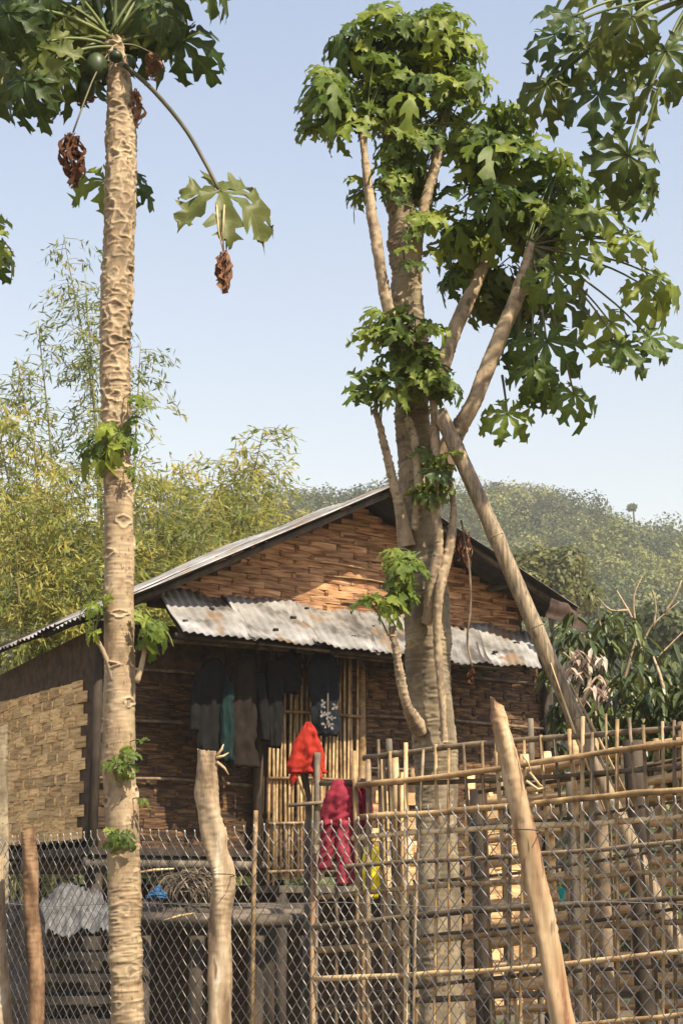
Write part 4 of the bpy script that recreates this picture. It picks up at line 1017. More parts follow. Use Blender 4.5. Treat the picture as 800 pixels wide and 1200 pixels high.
# ---- papaya just right of the frame, its crown reaching in
RYp = 7.2
rp = empty('papaya_tree', (at(880, 1060, RYp).x, RYp, 0))
tag(rp, 'papaya tree whose long stalked leaves hang in above the lattice fence', 'tree', 'papaya trees')
bark_tube('trunk', pxpath([(842, -60, RYp, 30), (850, 200, RYp, 36), (862, 600, RYp, 40), (878, 1150, RYp, 44)], True)[::-1], M['papaya_bark'], rp, 28, 400, lambda f: (0.05, 0.03, 0.025, 0.006), 0.003, 0.02, 12)
rtop = at(815, -5, RYp)
limb_r = bark_tube('limb', pxpath([(846, 60, RYp, 26), (832, 30, RYp, 24), (815, -8, RYp, 20)]), M['papaya_bark'], rp, 16, 60, lambda f: (0.03, 0.02, 0.02, 0.004), 0.002, 0.03, 13)
for a in ((735, 182, 255, 74, -0.1, BS), (690, 60, 250, 62, 0.1, BS), (650, 40, 215, 58, 0.0, BS), (720, 40, 280, 64, 0.2, BS), (640, 100, 235, 60, 0.15, BS), (700, 110, 250, 60, -0.1, BS), (760, 100, 290, 60, 0.1, BS), (670, 20, 160, 50, -0.2, BS),
          (740, 20, 240, 64, -0.3, BS), (780, 60, 270, 60, -0.2, BS), (770, -25, 100, 80, 0.1, BS), (700, -20, 170, 60, 0.2, BS), (820, -60, 60, 80, 0.1, BS), (830, 100, 300, 70, 0.2, BS), (880, 20, 0, 80, 0.0, BS), (845, 190, 250, 50, 0.1, BS), (660, 75, 215, 48, 0.2, BS), (745, 200, 320, 60, 0.05, BL)):
    papleaf(a[0], a[1], a[2], a[3], a[4], src=rtop, meshes=a[5], Y=RYp, root=rp, arch=0.07, sr=0.008)

# ---- papaya just left of the frame: one leaf shows
lp = empty('papaya_tree', (at(-75, 1060, 8.2).x, 8.2, 0))
tag(lp, 'papaya tree of which only a small leaf edge shows beside the tall bamboo', 'tree', 'papaya trees')
bark_tube('trunk', pxpath([(-80, 240, 8.2, 24), (-76, 600, 8.2, 30), (-75, 1150, 8.2, 34)], True)[::-1], M['papaya_bark'], lp, 24, 300, lambda f: (0.05, 0.03, 0.025, 0.006), 0.003, 0.02, 14)
for a in ((-12, 285, 350, 48, 0), (-14, 300, 310, 44, 0.1), (-20, 262, 20, 40, 0.0), (-60, 230, 120, 60, 0), (-100, 250, 200, 60, 0.1), (-85, 225, 80, 50, -0.2)):
    papleaf(*a, src=at(-79, 250, 8.2), meshes=BL, Y=8.2, root=lp, sr=0.006)

# ================================================================ leaning prop pole
pole = empty('prop_pole', (at(905, 1380, 7.9).x, 7.9, 0))
tag(pole, 'thick split bamboo pole leaning against the old papaya trunk', 'pole')
p0, p1 = at(514, 482, TY - .28), at(700, 900, 8.0)
p2 = p1 + (p1 - p0) * (p1.z / (p0.z - p1.z))
b = MB(); K = 60
path = [p0.lerp(p2, k / K) + Vector((0.006 * math.sin(k * 0.17), 0, 0.004 * math.sin(k * 0.31))) for k in range(K + 1)]
rad = []
for k in range(K + 1):
    r = 0.040 + 0.004 * k / K
    if k % 7 == 3: r *= 1.10
    rad.append(r * (1 + 0.02 * rnd.uniform(-1, 1)))
b.tube(path, rad, 14); b.build('shaft', M['pole'], pole)
for k in range(3, K, 7):
    MB().tube([path[k].lerp(path[k + 1], 0.0), path[k].lerp(path[k + 1], 0.08)], rad[k] * 1.025, 14).build('node_ring', M['pole'], pole)
for (o1, o2, w) in ((0.035, 0.056, 0.016), (-0.01, -0.048, 0.013)):
    a0, a1 = p0.lerp(p1, 0.72), p0.lerp(p1, 1.12)
    MB().tube([a0 + Vector((o1, -0.045, 0)), a0.lerp(a1, 0.5) + Vector((o2, -0.055, 0)), a1 + Vector((o2 * 1.4, -0.04, 0))], [0.004, w, w * 0.7], 6, flat=0.5).build('split_sliver', M['bamboo_split'], pole)

# ================================================================ bushes beside the house
def mango(label, branches, Y, n_per, tint, mat, wl, name='mango_bush', cat='bush', spread=0.16, group=None):
    bx0, by0 = branches[0][0]
    base = at(bx0, by0, Y); base = Vector((base.x, Y, 0))
    root = empty(name, base); tag(root, label, cat, group)
    st = MB(); Pp, Tt, Nn = [], [], []
    for br in branches:
        pts = [at(x, y, Y + rnd.uniform(-0.25, 0.25)) for x, y in br]
        sp = spline(pts, 12); st.tube(sp, list(np.linspace(0.022, 0.008, 12)), 6)
        for k in range(n_per):
            s = rnd.uniform(0.25, 1.0); i = min(int(s * 11), 10); c = np.array(sp[i]) + np.clip(nrs.normal(0, spread, 3), -1.5 * spread, 1.5 * spread)
            q = nrs.randint(6, 11); a0 = rnd.uniform(0, 6)
            for j in range(q):
                a = a0 + j * 2.4; e = rnd.uniform(-0.9, 0.1)
                Pp.append(c + nrs.normal(0, 0.02, 3)); Tt.append((math.cos(a), math.sin(a), e - 0.35)); Nn.append((math.cos(a) * 0.4, math.sin(a) * 0.4, 1))
    P, T, Nv = np.array(Pp), np.array(Tt), np.array(Nn); n = len(P)
    T = T / np.linalg.norm(T, axis=1, keepdims=True); S = np.cross(T, Nv); S /= np.linalg.norm(S, axis=1, keepdims=True); U = np.cross(S, T)
    L = (wl[0] * (0.7 + 0.6 * nrs.rand(n)))[:, None]; W = (wl[1] * (0.8 + 0.4 * nrs.rand(n)))[:, None]
    vs_ = [P]
    for t, w in ((0.3, 0.5), (0.65, 0.42)):
        c = P + T * L * t - np.array([0, 0, 1]) * L * 0.25 * t * t
        vs_ += [c + S * W * w + U * W * 0.12, c, c - S * W * w + U * W * 0.12]
    vs_.append(P + T * L - np.array([0, 0, 1]) * L * 0.3)
    V = np.stack(vs_, 1).reshape(-1, 3); o = np.arange(n)[:, None] * 8
    Q = np.concatenate([o + np.array(q)[None] for q in ((0, 1, 2, 2), (0, 2, 3, 3), (1, 4, 5, 2), (2, 5, 6, 3), (4, 7, 7, 5), (5, 7, 7, 6))])
    quads = Q[(Q[:, 2] != Q[:, 3]) & (Q[:, 1] != Q[:, 2])]; tr = Q[(Q[:, 2] == Q[:, 3]) | (Q[:, 1] == Q[:, 2])]
    m = bpy.data.meshes.new('foliage')
    tris = [tuple(dict.fromkeys(map(int, q))) for q in tr]
    m.from_pydata(V.tolist(), [], [tuple(map(int, q)) for q in quads] + tris)
    a = m.attributes.new('tint', 'FLOAT', 'POINT'); a.data.foreach_set('value', np.repeat(np.clip(tint + nrs.normal(0, 0.17, n), 0, 1), 8).astype(np.float32))
    m.materials.append(M[mat])
    tag(link(bpy.data.objects.new('foliage', m), root), kind='stuff')
    st.build('stem', M['limb_bark'], root)
    return root
mango('dark glossy mango bush with drooping leaves beside the right end of the house', [[(702, 1180), (698, 850), (706, 770), (700, 712)], [(702, 900), (730, 800), (745, 745)], [(702, 860), (690, 790), (684, 745)], [(702, 940), (760, 850), (785, 800)], [(702, 960), (696, 880), (690, 830)]], 13.5, 30, 0.42, 'mango_leaf', (0.16, 0.042), spread=0.20)
mango('dark mango bush with long hanging leaves at the far side of the pen', [[(790, 1180), (790, 880), (775, 800), (765, 770)], [(790, 950), (820, 850), (830, 790)], [(790, 950), (760, 880), (735, 850)], [(790, 900), (800, 840), (800, 800)]], 12.5, 30, 0.38, 'mango_leaf', (0.17, 0.044), spread=0.2)
mango('pale withered branch of pinkish dry leaves under the rusty flap', [[(668, 1180), (672, 850), (680, 790), (660, 765)], [(672, 850), (690, 800), (688, 775)]], 13.0, 6, 0.6, 'dry_leaf_pink', (0.13, 0.035), name='dry_bush', spread=0.1)
# bare sapling
bs = at(752, 1100, 17); br = empty('bare_sapling', (bs.x, 17, 0)); tag(br, 'leafless pale sapling with forked twigs in front of the hill', 'sapling')
MB().tube(spline([(bs.x, 17, -0.05), at(752, 800, 17), at(744, 735, 17), at(722, 692, 17)], 12), list(np.linspace(0.03, 0.008, 12)), 6).build('trunk', M['limb_bark'], br)
for p in ([(748, 770), (762, 735), (795, 705)], [(749, 790), (775, 765), (800, 740)], [(744, 735), (742, 700), (752, 675)], [(765, 735), (768, 712), (764, 690)], [(735, 715), (715, 715), (700, 700)], [(778, 718), (790, 700), (798, 680)]):
    MB().tube(spline([at(*q, 17) for q in p], 7), list(np.linspace(0.015, 0.005, 7)), 5).build('twig', M['limb_bark'], br)

# ================================================================ chain-link fence
FA = Vector((at(0, 1060, 9.5).x, 9.5, 0)); FB = Vector((at(800, 1060, 5.7).x, 5.7, 0))
FD = (FB - FA).normalized(); FN = Vector((FD.y, -FD.x, 0))          # FN points at the viewer
if FN.y > 0: FN = -FN
def fence_y(px, off=0.0):
    k = (px - 400) / 1955.0; d = FB - FA
    t = (k * FA.y - FA.x) / (d.x - k * d.y)
    return FA.y + d.y * t + off
fence = empty('chain_link_fence', FA.lerp(FB, 0.5))
tag(fence, 'galvanised chain link fence of diamond wire mesh strung between wooden posts', 'fence')
CELL, FTOP = 0.072, 1.88
nz_ = int(FTOP / (CELL / 2))
def zig(mirror):
    b = MB(); pts = []
    for k in range(nz_):
        s = 1 if (k + mirror) % 2 else -1
        z = k * CELL / 2
        for q in (-0.12, 0.12):
            pts.append(Vector((s * CELL / 4 * (1 - 0.0 * abs(q)), 0.0022 * (1 if q > 0 else -1) * s, z + q * CELL * 0.12)))
    # twisted top
    pts += [Vector((pts[-1].x * 1.02, 0, pts[-1].z + 0.012)), Vector((pts[-1].x * 0.92, 0.003, pts[-1].z + 0.024))]
    b.tube(pts, 0.0021, 5)
    return b.mesh('wire', M['wire'])
ZM = (zig(0), zig(1))
flen = (FB - FA).length; c = 0
s = -0.45
while s < flen + 0.5:
    o = bpy.data.objects.new('wire', ZM[c % 2]); c += 1
    sag = 0.012 * math.sin(s * 2.1) + 0.008 * math.sin(s * 5.3 + 1); bow = 0.03 * math.sin(s * 1.7 + 0.5) + 0.012 * math.sin(s * 4.1) + rnd.uniform(-0.002, 0.002)
    p = FA + FD * s + FN * bow + UP * (sag - (nz_ * CELL / 2 - FTOP))
    o.matrix_basis = Matrix.Translation(p) @ Matrix(((FD.x, FN.x, 0, 0), (FD.y, FN.y, 0, 0), (0, 0, 1, 0), (0, 0, 0, 1))) @ Matrix.Rotation(0.012 * math.sin(s * 3.0), 4, 'X') @ Matrix.Rotation(0.006 * math.sin(s * 4.3) + rnd.uniform(-0.0015, 0.0015), 4, 'Y')
    link(o, fence); s += CELL / 2
print('wires', c)
for z in (1.5, 0.8):
    MB().tube([FA + FD * (-0.45 + (flen + 0.95) * k / 24) + FN * (0.006 + 0.03 * math.sin((-0.45 + (flen + 0.95) * k / 24) * 1.7 + 0.5) + 0.012 * math.sin((-0.45 + (flen + 0.95) * k / 24) * 4.1)) + UP * (z + 0.01 * math.sin(k)) for k in range(25)], 0.0016, 5).build('line_wire', M['wire'], fence)

def post(label, pts, mat, seed, cut=0.0, knots=(), name='fence_post', ground=True):
    root = empty(name, (at(pts[-1][0], 1200, pts[-1][2]).x, pts[-1][2], 0)); tag(root, label, 'post', 'posts along the wire fence' if name == 'fence_post' else None)
    pth = pxpath(pts, ground)[::-1]; rows, n = 240, 26
    o = bark_tube('shaft', pth, M[mat], root, n, rows, lambda f: (0.13, 0.016, 0.024, 0.003), 0.0022, 0.07, seed, cap=False)
    me = o.data; co = np.empty(len(me.vertices) * 3); me.vertices.foreach_get('co', co); co = co.reshape(rows, n, 3)
    for (kr, ka, kh, kw) in knots:          # swellings
        i0 = int(kr * rows)
        for i in range(max(0, i0 - 14), min(rows, i0 + 15)):
            ctr = co[i].mean(0)
            for j in range(n):
                dd = ((i - i0) / 7.0) ** 2 + (((j / n - ka + 0.5) % 1 - 0.5) / 0.13) ** 2
                co[i, j] = ctr + (co[i, j] - ctr) * (1 + kh * math.exp(-dd))
    # uneven sawn or broken top
    tp = co[-1].copy(); ctr = tp.mean(0); r = np.linalg.norm(tp - ctr, axis=1).mean()
    for j in range(n):
        dz = cut * (tp[j, 0] - ctr[0]) / r * r + r * 0.35 * mnoise.noise((j * 0.9, seed, 0.3))
        for i, f in ((-1, 1.0), (-2, 0.9), (-3, 0.75), (-4, 0.6), (-5, 0.45), (-6, 0.3), (-7, 0.15)): co[i, j, 2] += dz * f
    me.vertices.foreach_set('co', co.ravel()); me.update()
    b = MB(); [b.add(p) for p in co[-1]]; cc = b.add(co[-1].mean(0) + np.array([0, 0, -r * 0.12]))
    b.f = [(j, (j + 1) % n, cc) for j in range(n)]
    b.build('cut_end', M['cutwood'], root, False)
    return root
y1, y2, y3 = fence_y(36, -0.24), fence_y(250, -0.24), fence_y(620, -0.26)
post('short reddish brown fence post with rough bark and a broken pale top', [(33, 973, y1, 19), (35, 1010, y1, 20), (38, 1070, y1, 21), (41, 1130, y1, 22), (44, 1210, y1, 22)], 'post_red', 41, 0.3, ((0.88, 0.2, 0.2, 0.1), (0.8, 0.9, 0.25, 0.1)))
pb = post('thick pale kinked fence post with a knee like bulge', [(242, 880, y2, 24), (243, 910, y2, 27), (246, 950, y2, 28), (253, 995, y2, 28), (260, 1018, y2, 30), (261, 1040, y2, 30), (258, 1075, y2, 27), (258, 1130, y2, 29), (256, 1210, y2, 30)], 'post_pale', 42, -0.1, ((0.86, 0.55, 0.2, 0.1), (0.76, 0.0, 0.28, 0.1)))
for p in ([(253, 888), (262, 886), (268, 882)], [(254, 893), (263, 900), (268, 908)], [(254, 886), (260, 878), (262, 872)]):
    MB().tube([at(*q, y2 - 0.02) for q in p], [0.008, 0.006, 0.002], 6).build('snapped_twig', M['cutwood'], pb)
MB().tube([at(240 + 23 * math.cos(t) + 12, 1026 + 2 * math.sin(t), y2 - 0.09 + 0.09 * math.sin(t)) for t in np.linspace(0, 6.2, 16)], 0.002, 5).build('tie_wire', M['dark_wood'], pb)
pc = post('tall peeled fence post leaning left with a slanting pointed top', [(580, 822, y3, 16), (585, 845, y3, 22), (595, 885, y3, 24), (612, 960, y3, 27), (628, 1040, y3, 29), (645, 1120, y3, 30), (660, 1205, y3, 31)], 'post_peeled', 43, -1.1)
MB().tube([at(613 + 20 * math.cos(t), 975 + 3 * math.sin(t), y3 - 0.08 + 0.1 * math.sin(t)) for t in np.linspace(0, 6.2, 16)], 0.002, 5).build('tie_wire', M['dark_wood'], pc)
y4 = fence_y(2, -0.32)
post('pale smooth fence post at the edge of the wire mesh with a dark band', [(-3, 1005, y4, 14), (0, 1080, y4, 17), (5, 1210, y4, 20)], 'post_pale', 44, 0.2)
post('mossy old post standing against the end of the side wall', [(1, 852, 12.6, 16), (2, 930, 12.6, 17), (2, 1100, 12.6, 18)], 'old_bark', 45, 0.2, name='mossy_post')

# ================================================================ bamboo lattice fence
def lat_y(px): return np.interp(px, [365, 830], [7.65, 6.25])
lat = empty('lattice_fence', (at(600, 1060, lat_y(600)).x, float(lat_y(600)), 0))
tag(lat, 'lattice fence of thin brown bamboo rails and stakes behind the wire mesh', 'fence')
def rail(x0, y0, x1, y1, w, mat, dy=0.0, parent=lat, yf=lat_y, n=12, name='rail', wob=3.2):
    pts, rr = [], []; ph = rnd.uniform(0, 6)
    for k in range(n):
        t = k / (n - 1); x = x0 + (x1 - x0) * t; y = y0 + (y1 - y0) * t + wob * math.sin(t * 5 + ph) + rnd.uniform(-0.6, 0.6)
        pts.append(at(x, y, float(yf(x)) + dy)); rr.append(w * 0.5 * mpp(float(yf(x))) * (1 + 0.16 * (k % 3 == 1)))
    return MB().tube(pts, rr, 7, jit=0.1).build(name, M[mat], parent)
RAILS = [(426, 890, 848), (418, 921, 872), (375, 922, 904), (420, 957, 930), (372, 990, 955), (368, 1021, 985), (368, 1053, 1016), (366, 1090, 1050), (366, 1112, 1082), (366, 1150, 1118), (366, 1184, 1152), (366, 1222, 1190), (366, 1262, 1230), (366, 1310, 1275)]
for i, (x0, ya, yb) in enumerate(RAILS):
    rail(x0, ya + (rnd.uniform(-3, 3) if i else 0), 840, yb - 4, rnd.uniform(5, 7.2), ('bamboo_grey', 'bamboo', 'bamboo_grey', 'bamboo', 'bamboo_split')[i % 5], -0.012 if i % 2 else 0.014, n=14)
    if 0 < i < 10 and i % 2: rail(x0 + rnd.uniform(60, 160), ya + 11, 840, yb + 8, rnd.uniform(3.5, 5), 'bamboo_grey', 0.05, n=12)
def stake(x, ytop, w, mat, lean=0.0, dy=0.0, parent=lat, yf=lat_y, name='stake', ybot=1460):
    Y = float(yf(x)) + dy; pts, rr = [], []; ph = rnd.uniform(0, 6)
    p0 = at(x, ytop, Y); zb = -0.03; x1 = p0.x + lean
    for k in range(9):
        t = k / 8
        pts.append(Vector((p0.x + (x1 - p0.x) * t + 0.008 * math.sin(t * 6 + ph), Y + 0.005 * math.sin(t * 9), p0.z + (zb - p0.z) * t))); rr.append(w * 0.5 * mpp(Y) * (1 + 0.14 * (k % 2)))
    return MB().tube(pts, rr, 7, jit=0.12, flat=rnd.uniform(0.6, 1.0)).build(name, M[mat], parent)
x = 441; k = 0
while x < 840:
    base = np.interp(x, [426, 840], [890, 844])
    stake(x, base - rnd.choice((2, 4, 6, 9, 14, 22)), rnd.uniform(4, 6.5), 'bamboo_grey' if k % 3 == 0 else ('bamboo' if k % 3 == 1 or k % 2 else 'bamboo_split'), rnd.uniform(-0.12, 0.14), 0.0, ybot=1400)
    x += rnd.uniform(13, 20); k += 1
for (x, yt, w, m) in ((367, 1000, 10, 'post_peeled'), (392, 1030, 6, 'bamboo_grey'), (416, 880, 7, 'bamboo'), (430, 890, 7, 'bamboo_grey')):
    stake(x, yt, w, m, 0.02)
for (x, yt, w, l) in ((447, 884, 7, 0.02), (456, 866, 11, 0.05), (462, 880, 9, 0.03), (470, 905, 7, 0.02)):
    stake(x, yt, w, 'bamboo_split' if w < 10 else 'grey_wood', l, 0.12)
for p in ([(620, 905), (632, 920), (642, 925)], [(616, 915), (630, 925), (645, 921)], [(612, 885), (618, 893), (622, 905)]):
    MB().tube([at(*q, float(lat_y(630)) - 0.03) for q in p], [0.006, 0.005, 0.002], 5).build('frayed_end', M['cutwood'], lat)

# second, sunlit fence of split bamboo behind it
def bk_y(px): return np.interp(px, [490, 850], [10.4, 8.6])
bk = empty('split_bamboo_fence', (at(680, 1060, bk_y(680)).x, float(bk_y(680)), 0))
tag(bk, 'pale split bamboo fence of the pen standing behind the brown lattice', 'fence')
for i, (ya, yb) in enumerate(((905, 862), (925, 886), (945, 902), (968, 925), (990, 950), (1012, 975), (1036, 1003), (1060, 1030), (1084, 1056), (1110, 1085), (1136, 1112), (1162, 1140), (1190, 1170))):
    rail(545 + (60 if i < 2 else 0), ya, 850, yb, rnd.uniform(9, 14), 'mat_pale', 0.02 if i % 2 else -0.02, bk, bk_y, 10)
x = 550
while x < 850:
    stake(x, np.interp(x, [545, 850], [905, 850]) - rnd.uniform(-14, 22), rnd.uniform(9, 15), 'mat_pale' if rnd.random() < .6 else 'bamboo', rnd.uniform(-.05, .05), 0.0, bk, bk_y); x += rnd.uniform(24, 38)

# woven mats leaning in the pen
def mat_panel(label, x0, x1, y0, y1, Y, mat, L, Hh, skew=0.0, name='woven_mat'):
    a, b_ = at(x0, y0, Y), at(x1, y0, Y + skew); zt, zb = a.z, at(x0, y1, Y).z
    X = Vector((b_.x - a.x, b_.y - a.y, 0)); w = X.length; X.normalize(); nrm = Vector((X.y, -X.x, 0))
    if nrm.y > 0: nrm = -nrm
    root = empty(name, Vector((a.x, a.y, 0))); tag(root, label, 'mat', 'woven mats in the pen')
    o0 = Vector((a.x, a.y, 0))
    bb = slab('backing', [o0 + UP * zb, o0 + X * w + UP * zb, o0 + X * w + UP * zt, o0 + UP * zt], 0.015, -nrm, M['backing'], root)
    weave(bb, 0.005, w - 0.005, zb + 0.01, zt, o0, X, nrm, M[mat], L, Hh)
    for q in (0.02, w - 0.02):
        MB().tube([o0 + X * q + UP * -0.05 - nrm * 0.03, o0 + X * q + UP * (zt + 0.08) - nrm * 0.03], 0.02, 6).build('support_stake', M['bamboo'], root)
    return root
mat_panel('pale woven bamboo mat hung beside the pink trousers', 424, 491, 912, 1048, 9.9, 'mat_pale', 0.17, 0.075, 0.25)
mat_panel('tan woven bamboo mat standing behind the leaning peeled post', 553, 632, 930, 1190, 10.6, 'mat_pale', 0.16, 0.08, 0.2)
ys = at(435, 1022, 9.75)
sack = empty('yellow_sack', ys - UP * 0.15); tag(sack, 'bright yellow plastic sack hung on the woven mat', 'sack')
b = MB()
for i in range(9):
    t = i / 8; wv = 0.052 * (0.8 + 0.3 * math.sin(math.pi * t)); b_pts = None
secs = [(ys + UP * (0.145 - 0.29 * i / 8), 0.052 * (0.82 + 0.25 * math.sin(math.pi * i / 8)), 0.022 + 0.014 * math.sin(math.pi * i / 8)) for i in range(9)]

def loft(name, secs, X, mat, parent=None, n=28, fold=0.12, seed=0, nf=5, ragged=0.10):
    """cloth: flattened rings down the hanging length with folds deepening downward"""
    b = MB(); X = Vector(X).normalized(); D = Vector((X.y, -X.x, 0)).normalized(); rows = 30
    arr = spline([(*c, w, d) for c, w, d in secs], rows)
    for i, r in enumerate(arr):
        t = i / (rows - 1); c = Vector(r[:3])
        for j in range(n):
            a = 2 * math.pi * j / n
            f = 1 + fold * (0.35 + t) * math.sin(nf * a + 3 * t + seed) * 0.8 + 0.5 * mnoise.noise((math.cos(a) * 5 + seed, math.sin(a) * 3, t * 9)) + 0.35 * mnoise.noise((math.cos(a) * 2 + seed, math.sin(a) * 2, t * 5))
            g = 1 + ragged * (mnoise.noise((math.cos(a) * 1.3, t * 4, seed)) * 1.6 + mnoise.noise((math.cos(a) * 3, t * 11, seed + 5)))
            p = c + X * math.cos(a) * r[3] * g + D * math.sin(a) * r[4] * f
            b.add(p + UP * (0.02 * mnoise.noise((j * 0.4, seed, 2)) if i == rows - 1 else 0))
    for i in range(rows - 1):
        for j in range(n): q = i * n; b.f.append((q + j, q + (j + 1) % n, q + n + (j + 1) % n, q + n + j))
    b.f.append(tuple(range(n))[::-1]); b.f.append(tuple((rows - 1) * n + j for j in range(n)))
    return b.build(name, M[mat], parent)
loft('bag', secs, (1, 0.2, 0), 'yellow', sack, 18, 0.25, 3)
MB().tube([ys + UP * 0.14 + Vector((-0.03, 0, 0)), ys + UP * 0.2, ys + UP * 0.14 + Vector((0.03, 0, 0))], 0.006, 6).build('handle', M['yellow'], sack)
pp = at(469, 1010, 9.74)
tag(loft('paper_sheet', [(pp + UP * (0.17 - 0.3 * i / 6), 0.06 + 0.006 * math.sin(i), 0.006) for i in range(7)], (1, 0.2, 0), 'paper', None, 16, 0.4, 9), 'whitish scrap of torn sacking pinned to the woven mat', 'sacking')
def simple_post(label, x, ytop, w, Y, mat, cat='post', name='pen_post'):
    p = at(x, ytop, Y); r = w / 2 * mpp(Y)
    root = empty(name, (p.x, Y, 0)); tag(root, label, cat, 'posts of the pen')
    MB().tube(spline([(p.x + 0.03, Y, -0.05), (p.x + 0.01, Y, p.z * 0.5), (p.x, Y, p.z)], 10), [r * (1.06 - 0.01 * k + 0.03 * (k % 2)) for k in range(10)], 10, jit=0.1).build('shaft', M[mat], root)
    return root
simple_post('dark weathered pen post just right of the thick trunk', 560, 925, 20, 9.3, 'dark_wood')
simple_post('dark grey pen post near the right end of the lattice', 741, 868, 24, 8.4, 'dark_wood')
simple_post('slim grey pen post between the leaning pole and the peeled post', 668, 905, 13, 8.9, 'grey_wood')
simple_post('brown pen post behind the lattice beside the dark grey post', 702, 895, 20, 8.3, 'bamboo_grey')
simple_post('tall thin grey stake left of the rusty flap', 621, 842, 7, 10.5, 'grey_wood')
tc = at(560, 962, 10.2)
tb_ = at(658, 1052, 8.75)
tag(loft('plastic_scrap', [(tb_ + UP * (0.05 - 0.1 * i / 5), 0.016 + 0.004 * math.sin(i * 2), 0.008) for i in range(6)], (1, 0, 0), 'teal_plastic', None, 12, 0.3, 5), 'small teal plastic scrap caught in the pale split bamboo fence', 'plastic')

# ================================================================ washing
def hpt(px, py, v):
    d = ray(px, py); c = Vector((0, 0, EYE)); t = (v - (c - HO).dot(HV)) / d.dot(HV)
    return c + d * t
def garment(name, label, cat, rows, v, mat, seed, fold=0.15, sleeves=(), group=None, d=0.045, smat=None):
    """rows: (px centre, py, width px)"""
    secs = []
    for (x, y, w) in rows:
        p = hpt(x, y, v); secs.append((p, w * 0.5 * mpp(p.y, y) / math.cos(TH) * 0.95, d))
    top_ = secs[0][0]
    root = empty(name, secs[-1][0]); tag(root, label, cat, 'washing hung under the porch eave')
    loft('body', secs, HU, mat, root, 40, fold * 2.2, seed, 7, 0.22)
    for i, sl_ in enumerate(sleeves):
        ss = []
        for (x, y, w) in sl_:
            p = hpt(x, y, v - 0.01 - 0.02 * i); ss.append((p, w * 0.5 * mpp(p.y, y) / math.cos(TH), 0.03))
        loft('sleeve', ss, HU, smat or mat, root, 18, 0.12, seed + 3 + i)
    MB().tube([top_ - UP * 0.01, hw((top_ - HO).dot(HU), -0.42, 3.74)], 0.004, 5).build('hanger_loop', M['dark_wood'], root)
    return root
garment('jacket', 'black jacket hanging under the porch eave next to the woven wall', 'jacket', [(250, 772, 10), (250, 784, 34), (250, 820, 34), (249, 850, 34), (249, 882, 36)], -0.45, 'cloth_black', 1, sleeves=([(234, 784, 9), (229, 820, 11), (228, 856, 10)],))
garment('teal_cloth', 'dull teal cloth hanging between the black jacket and the brown coat', 'cloth', [(267, 800, 10), (266, 840, 15), (266, 892, 17)], -0.50, 'cloth_teal', 2)
garment('coat', 'dark brown coat hanging with a flared hem', 'coat', [(286, 770, 10), (286, 788, 30), (284, 840, 32), (283, 870, 34), (286, 899, 40)], -0.46, 'cloth_brown', 4, sleeves=([(303, 788, 10), (309, 830, 11), (311, 868, 10)],), smat='cloth_black')
garment('trousers', 'black trousers hanging right of the brown coat', 'trousers', [(322, 775, 18), (322, 810, 20), (322, 850, 18), (321, 876, 16)], -0.44, 'cloth_black', 6)
garment('jacket', 'navy jacket hanging in front of the slat screen', 'jacket', [(379, 762, 12), (379, 776, 34), (380, 815, 34), (381, 840, 32), (383, 862, 26)], -0.46, 'cloth_navy', 8)
garment('dark_shirt', 'dark shirt hanging in the deep shade above the slats', 'shirt', [(340, 762, 12), (340, 775, 30), (341, 795, 28), (340, 812, 22)], -0.40, 'cloth_black', 9)
sp_ = hpt(384, 838, -0.56)
spr = empty('white_sprig', sp_); tag(spr, 'whitish artificial flower sprig hanging on the navy jacket', 'flower')
for k in range(11):
    a = rnd.uniform(0, 6.28); q = sp_ + Vector((rnd.uniform(-.07, .07), rnd.uniform(-.03, .0), rnd.uniform(-.10, .13)))
    b = MB(); r = rnd.uniform(0.018, 0.03)
    for j in range(5):
        an = a + j * 1.257 + rnd.uniform(-0.7, 0.7); r = rnd.uniform(0.010, 0.034); c0 = b.add(q); p1_ = b.add(q + Vector((math.cos(an - .4), -0.25, math.sin(an - .4))) * r); p2_ = b.add(q + Vector((math.cos(an), -0.1, math.sin(an))) * r * 1.3); p3_ = b.add(q + Vector((math.cos(an + .4), -0.25, math.sin(an + .4))) * r)
        b.f += [(c0, p1_, p2_, p3_)]
    b.build('petal', M['cloth_white'], spr)
MB().tube([sp_ + UP * 0.2, sp_ + UP * 0.05, sp_ - UP * 0.1], 0.006, 5).build('stem', M['bamboo_grey'], spr)

# red cloth on a stick, crooked sticks of the gate
ry = 12.3
st1 = empty('crooked_stick', (at(356, 1060, ry).x, ry, 0)); tag(st1, 'crooked grey stick standing upright under the red cloth', 'stick')
MB().tube(spline([at(360, 852, ry), at(356, 900, ry), at(362, 950, ry), at(361, 1000, ry), Vector((at(362, 1060, ry).x, ry, -0.05))], 16), [0.022, 0.024, 0.026, 0.026, 0.026, 0.027, 0.028, 0.028, 0.028, 0.028, 0.028, 0.028, 0.03, 0.03, 0.03, 0.03], 8, jit=0.15).build('shaft', M['grey_wood'], st1)
MB().tube([at(361, 945, ry), at(350, 912, ry - .05), at(343, 892, ry - .05)], [0.016, 0.013, 0.01], 7).build('fork', M['bamboo_split'], st1)
st2 = empty('crooked_stick', (at(374, 1060, ry).x, ry, 0)); tag(st2, 'straight grey stick with a short crosspiece beside the red cloth', 'stick')
MB().tube(spline([at(372, 882, ry - .1), at(371, 940, ry - .1), Vector((at(368, 1060, ry).x, ry - .1, -0.05))], 10), 0.024, 8, jit=0.15).build('shaft', M['grey_wood'], st2)
MB().tube([at(338, 944, ry - .14), at(382, 940, ry - .14)], 0.015, 7).build('crosspiece', M['bamboo_grey'], st2)
rc = empty('red_cloth', at(360, 908, ry)); tag(rc, 'bright red cloth hanging in a peak from an upright stick', 'cloth')
m_ = mpp(ry)
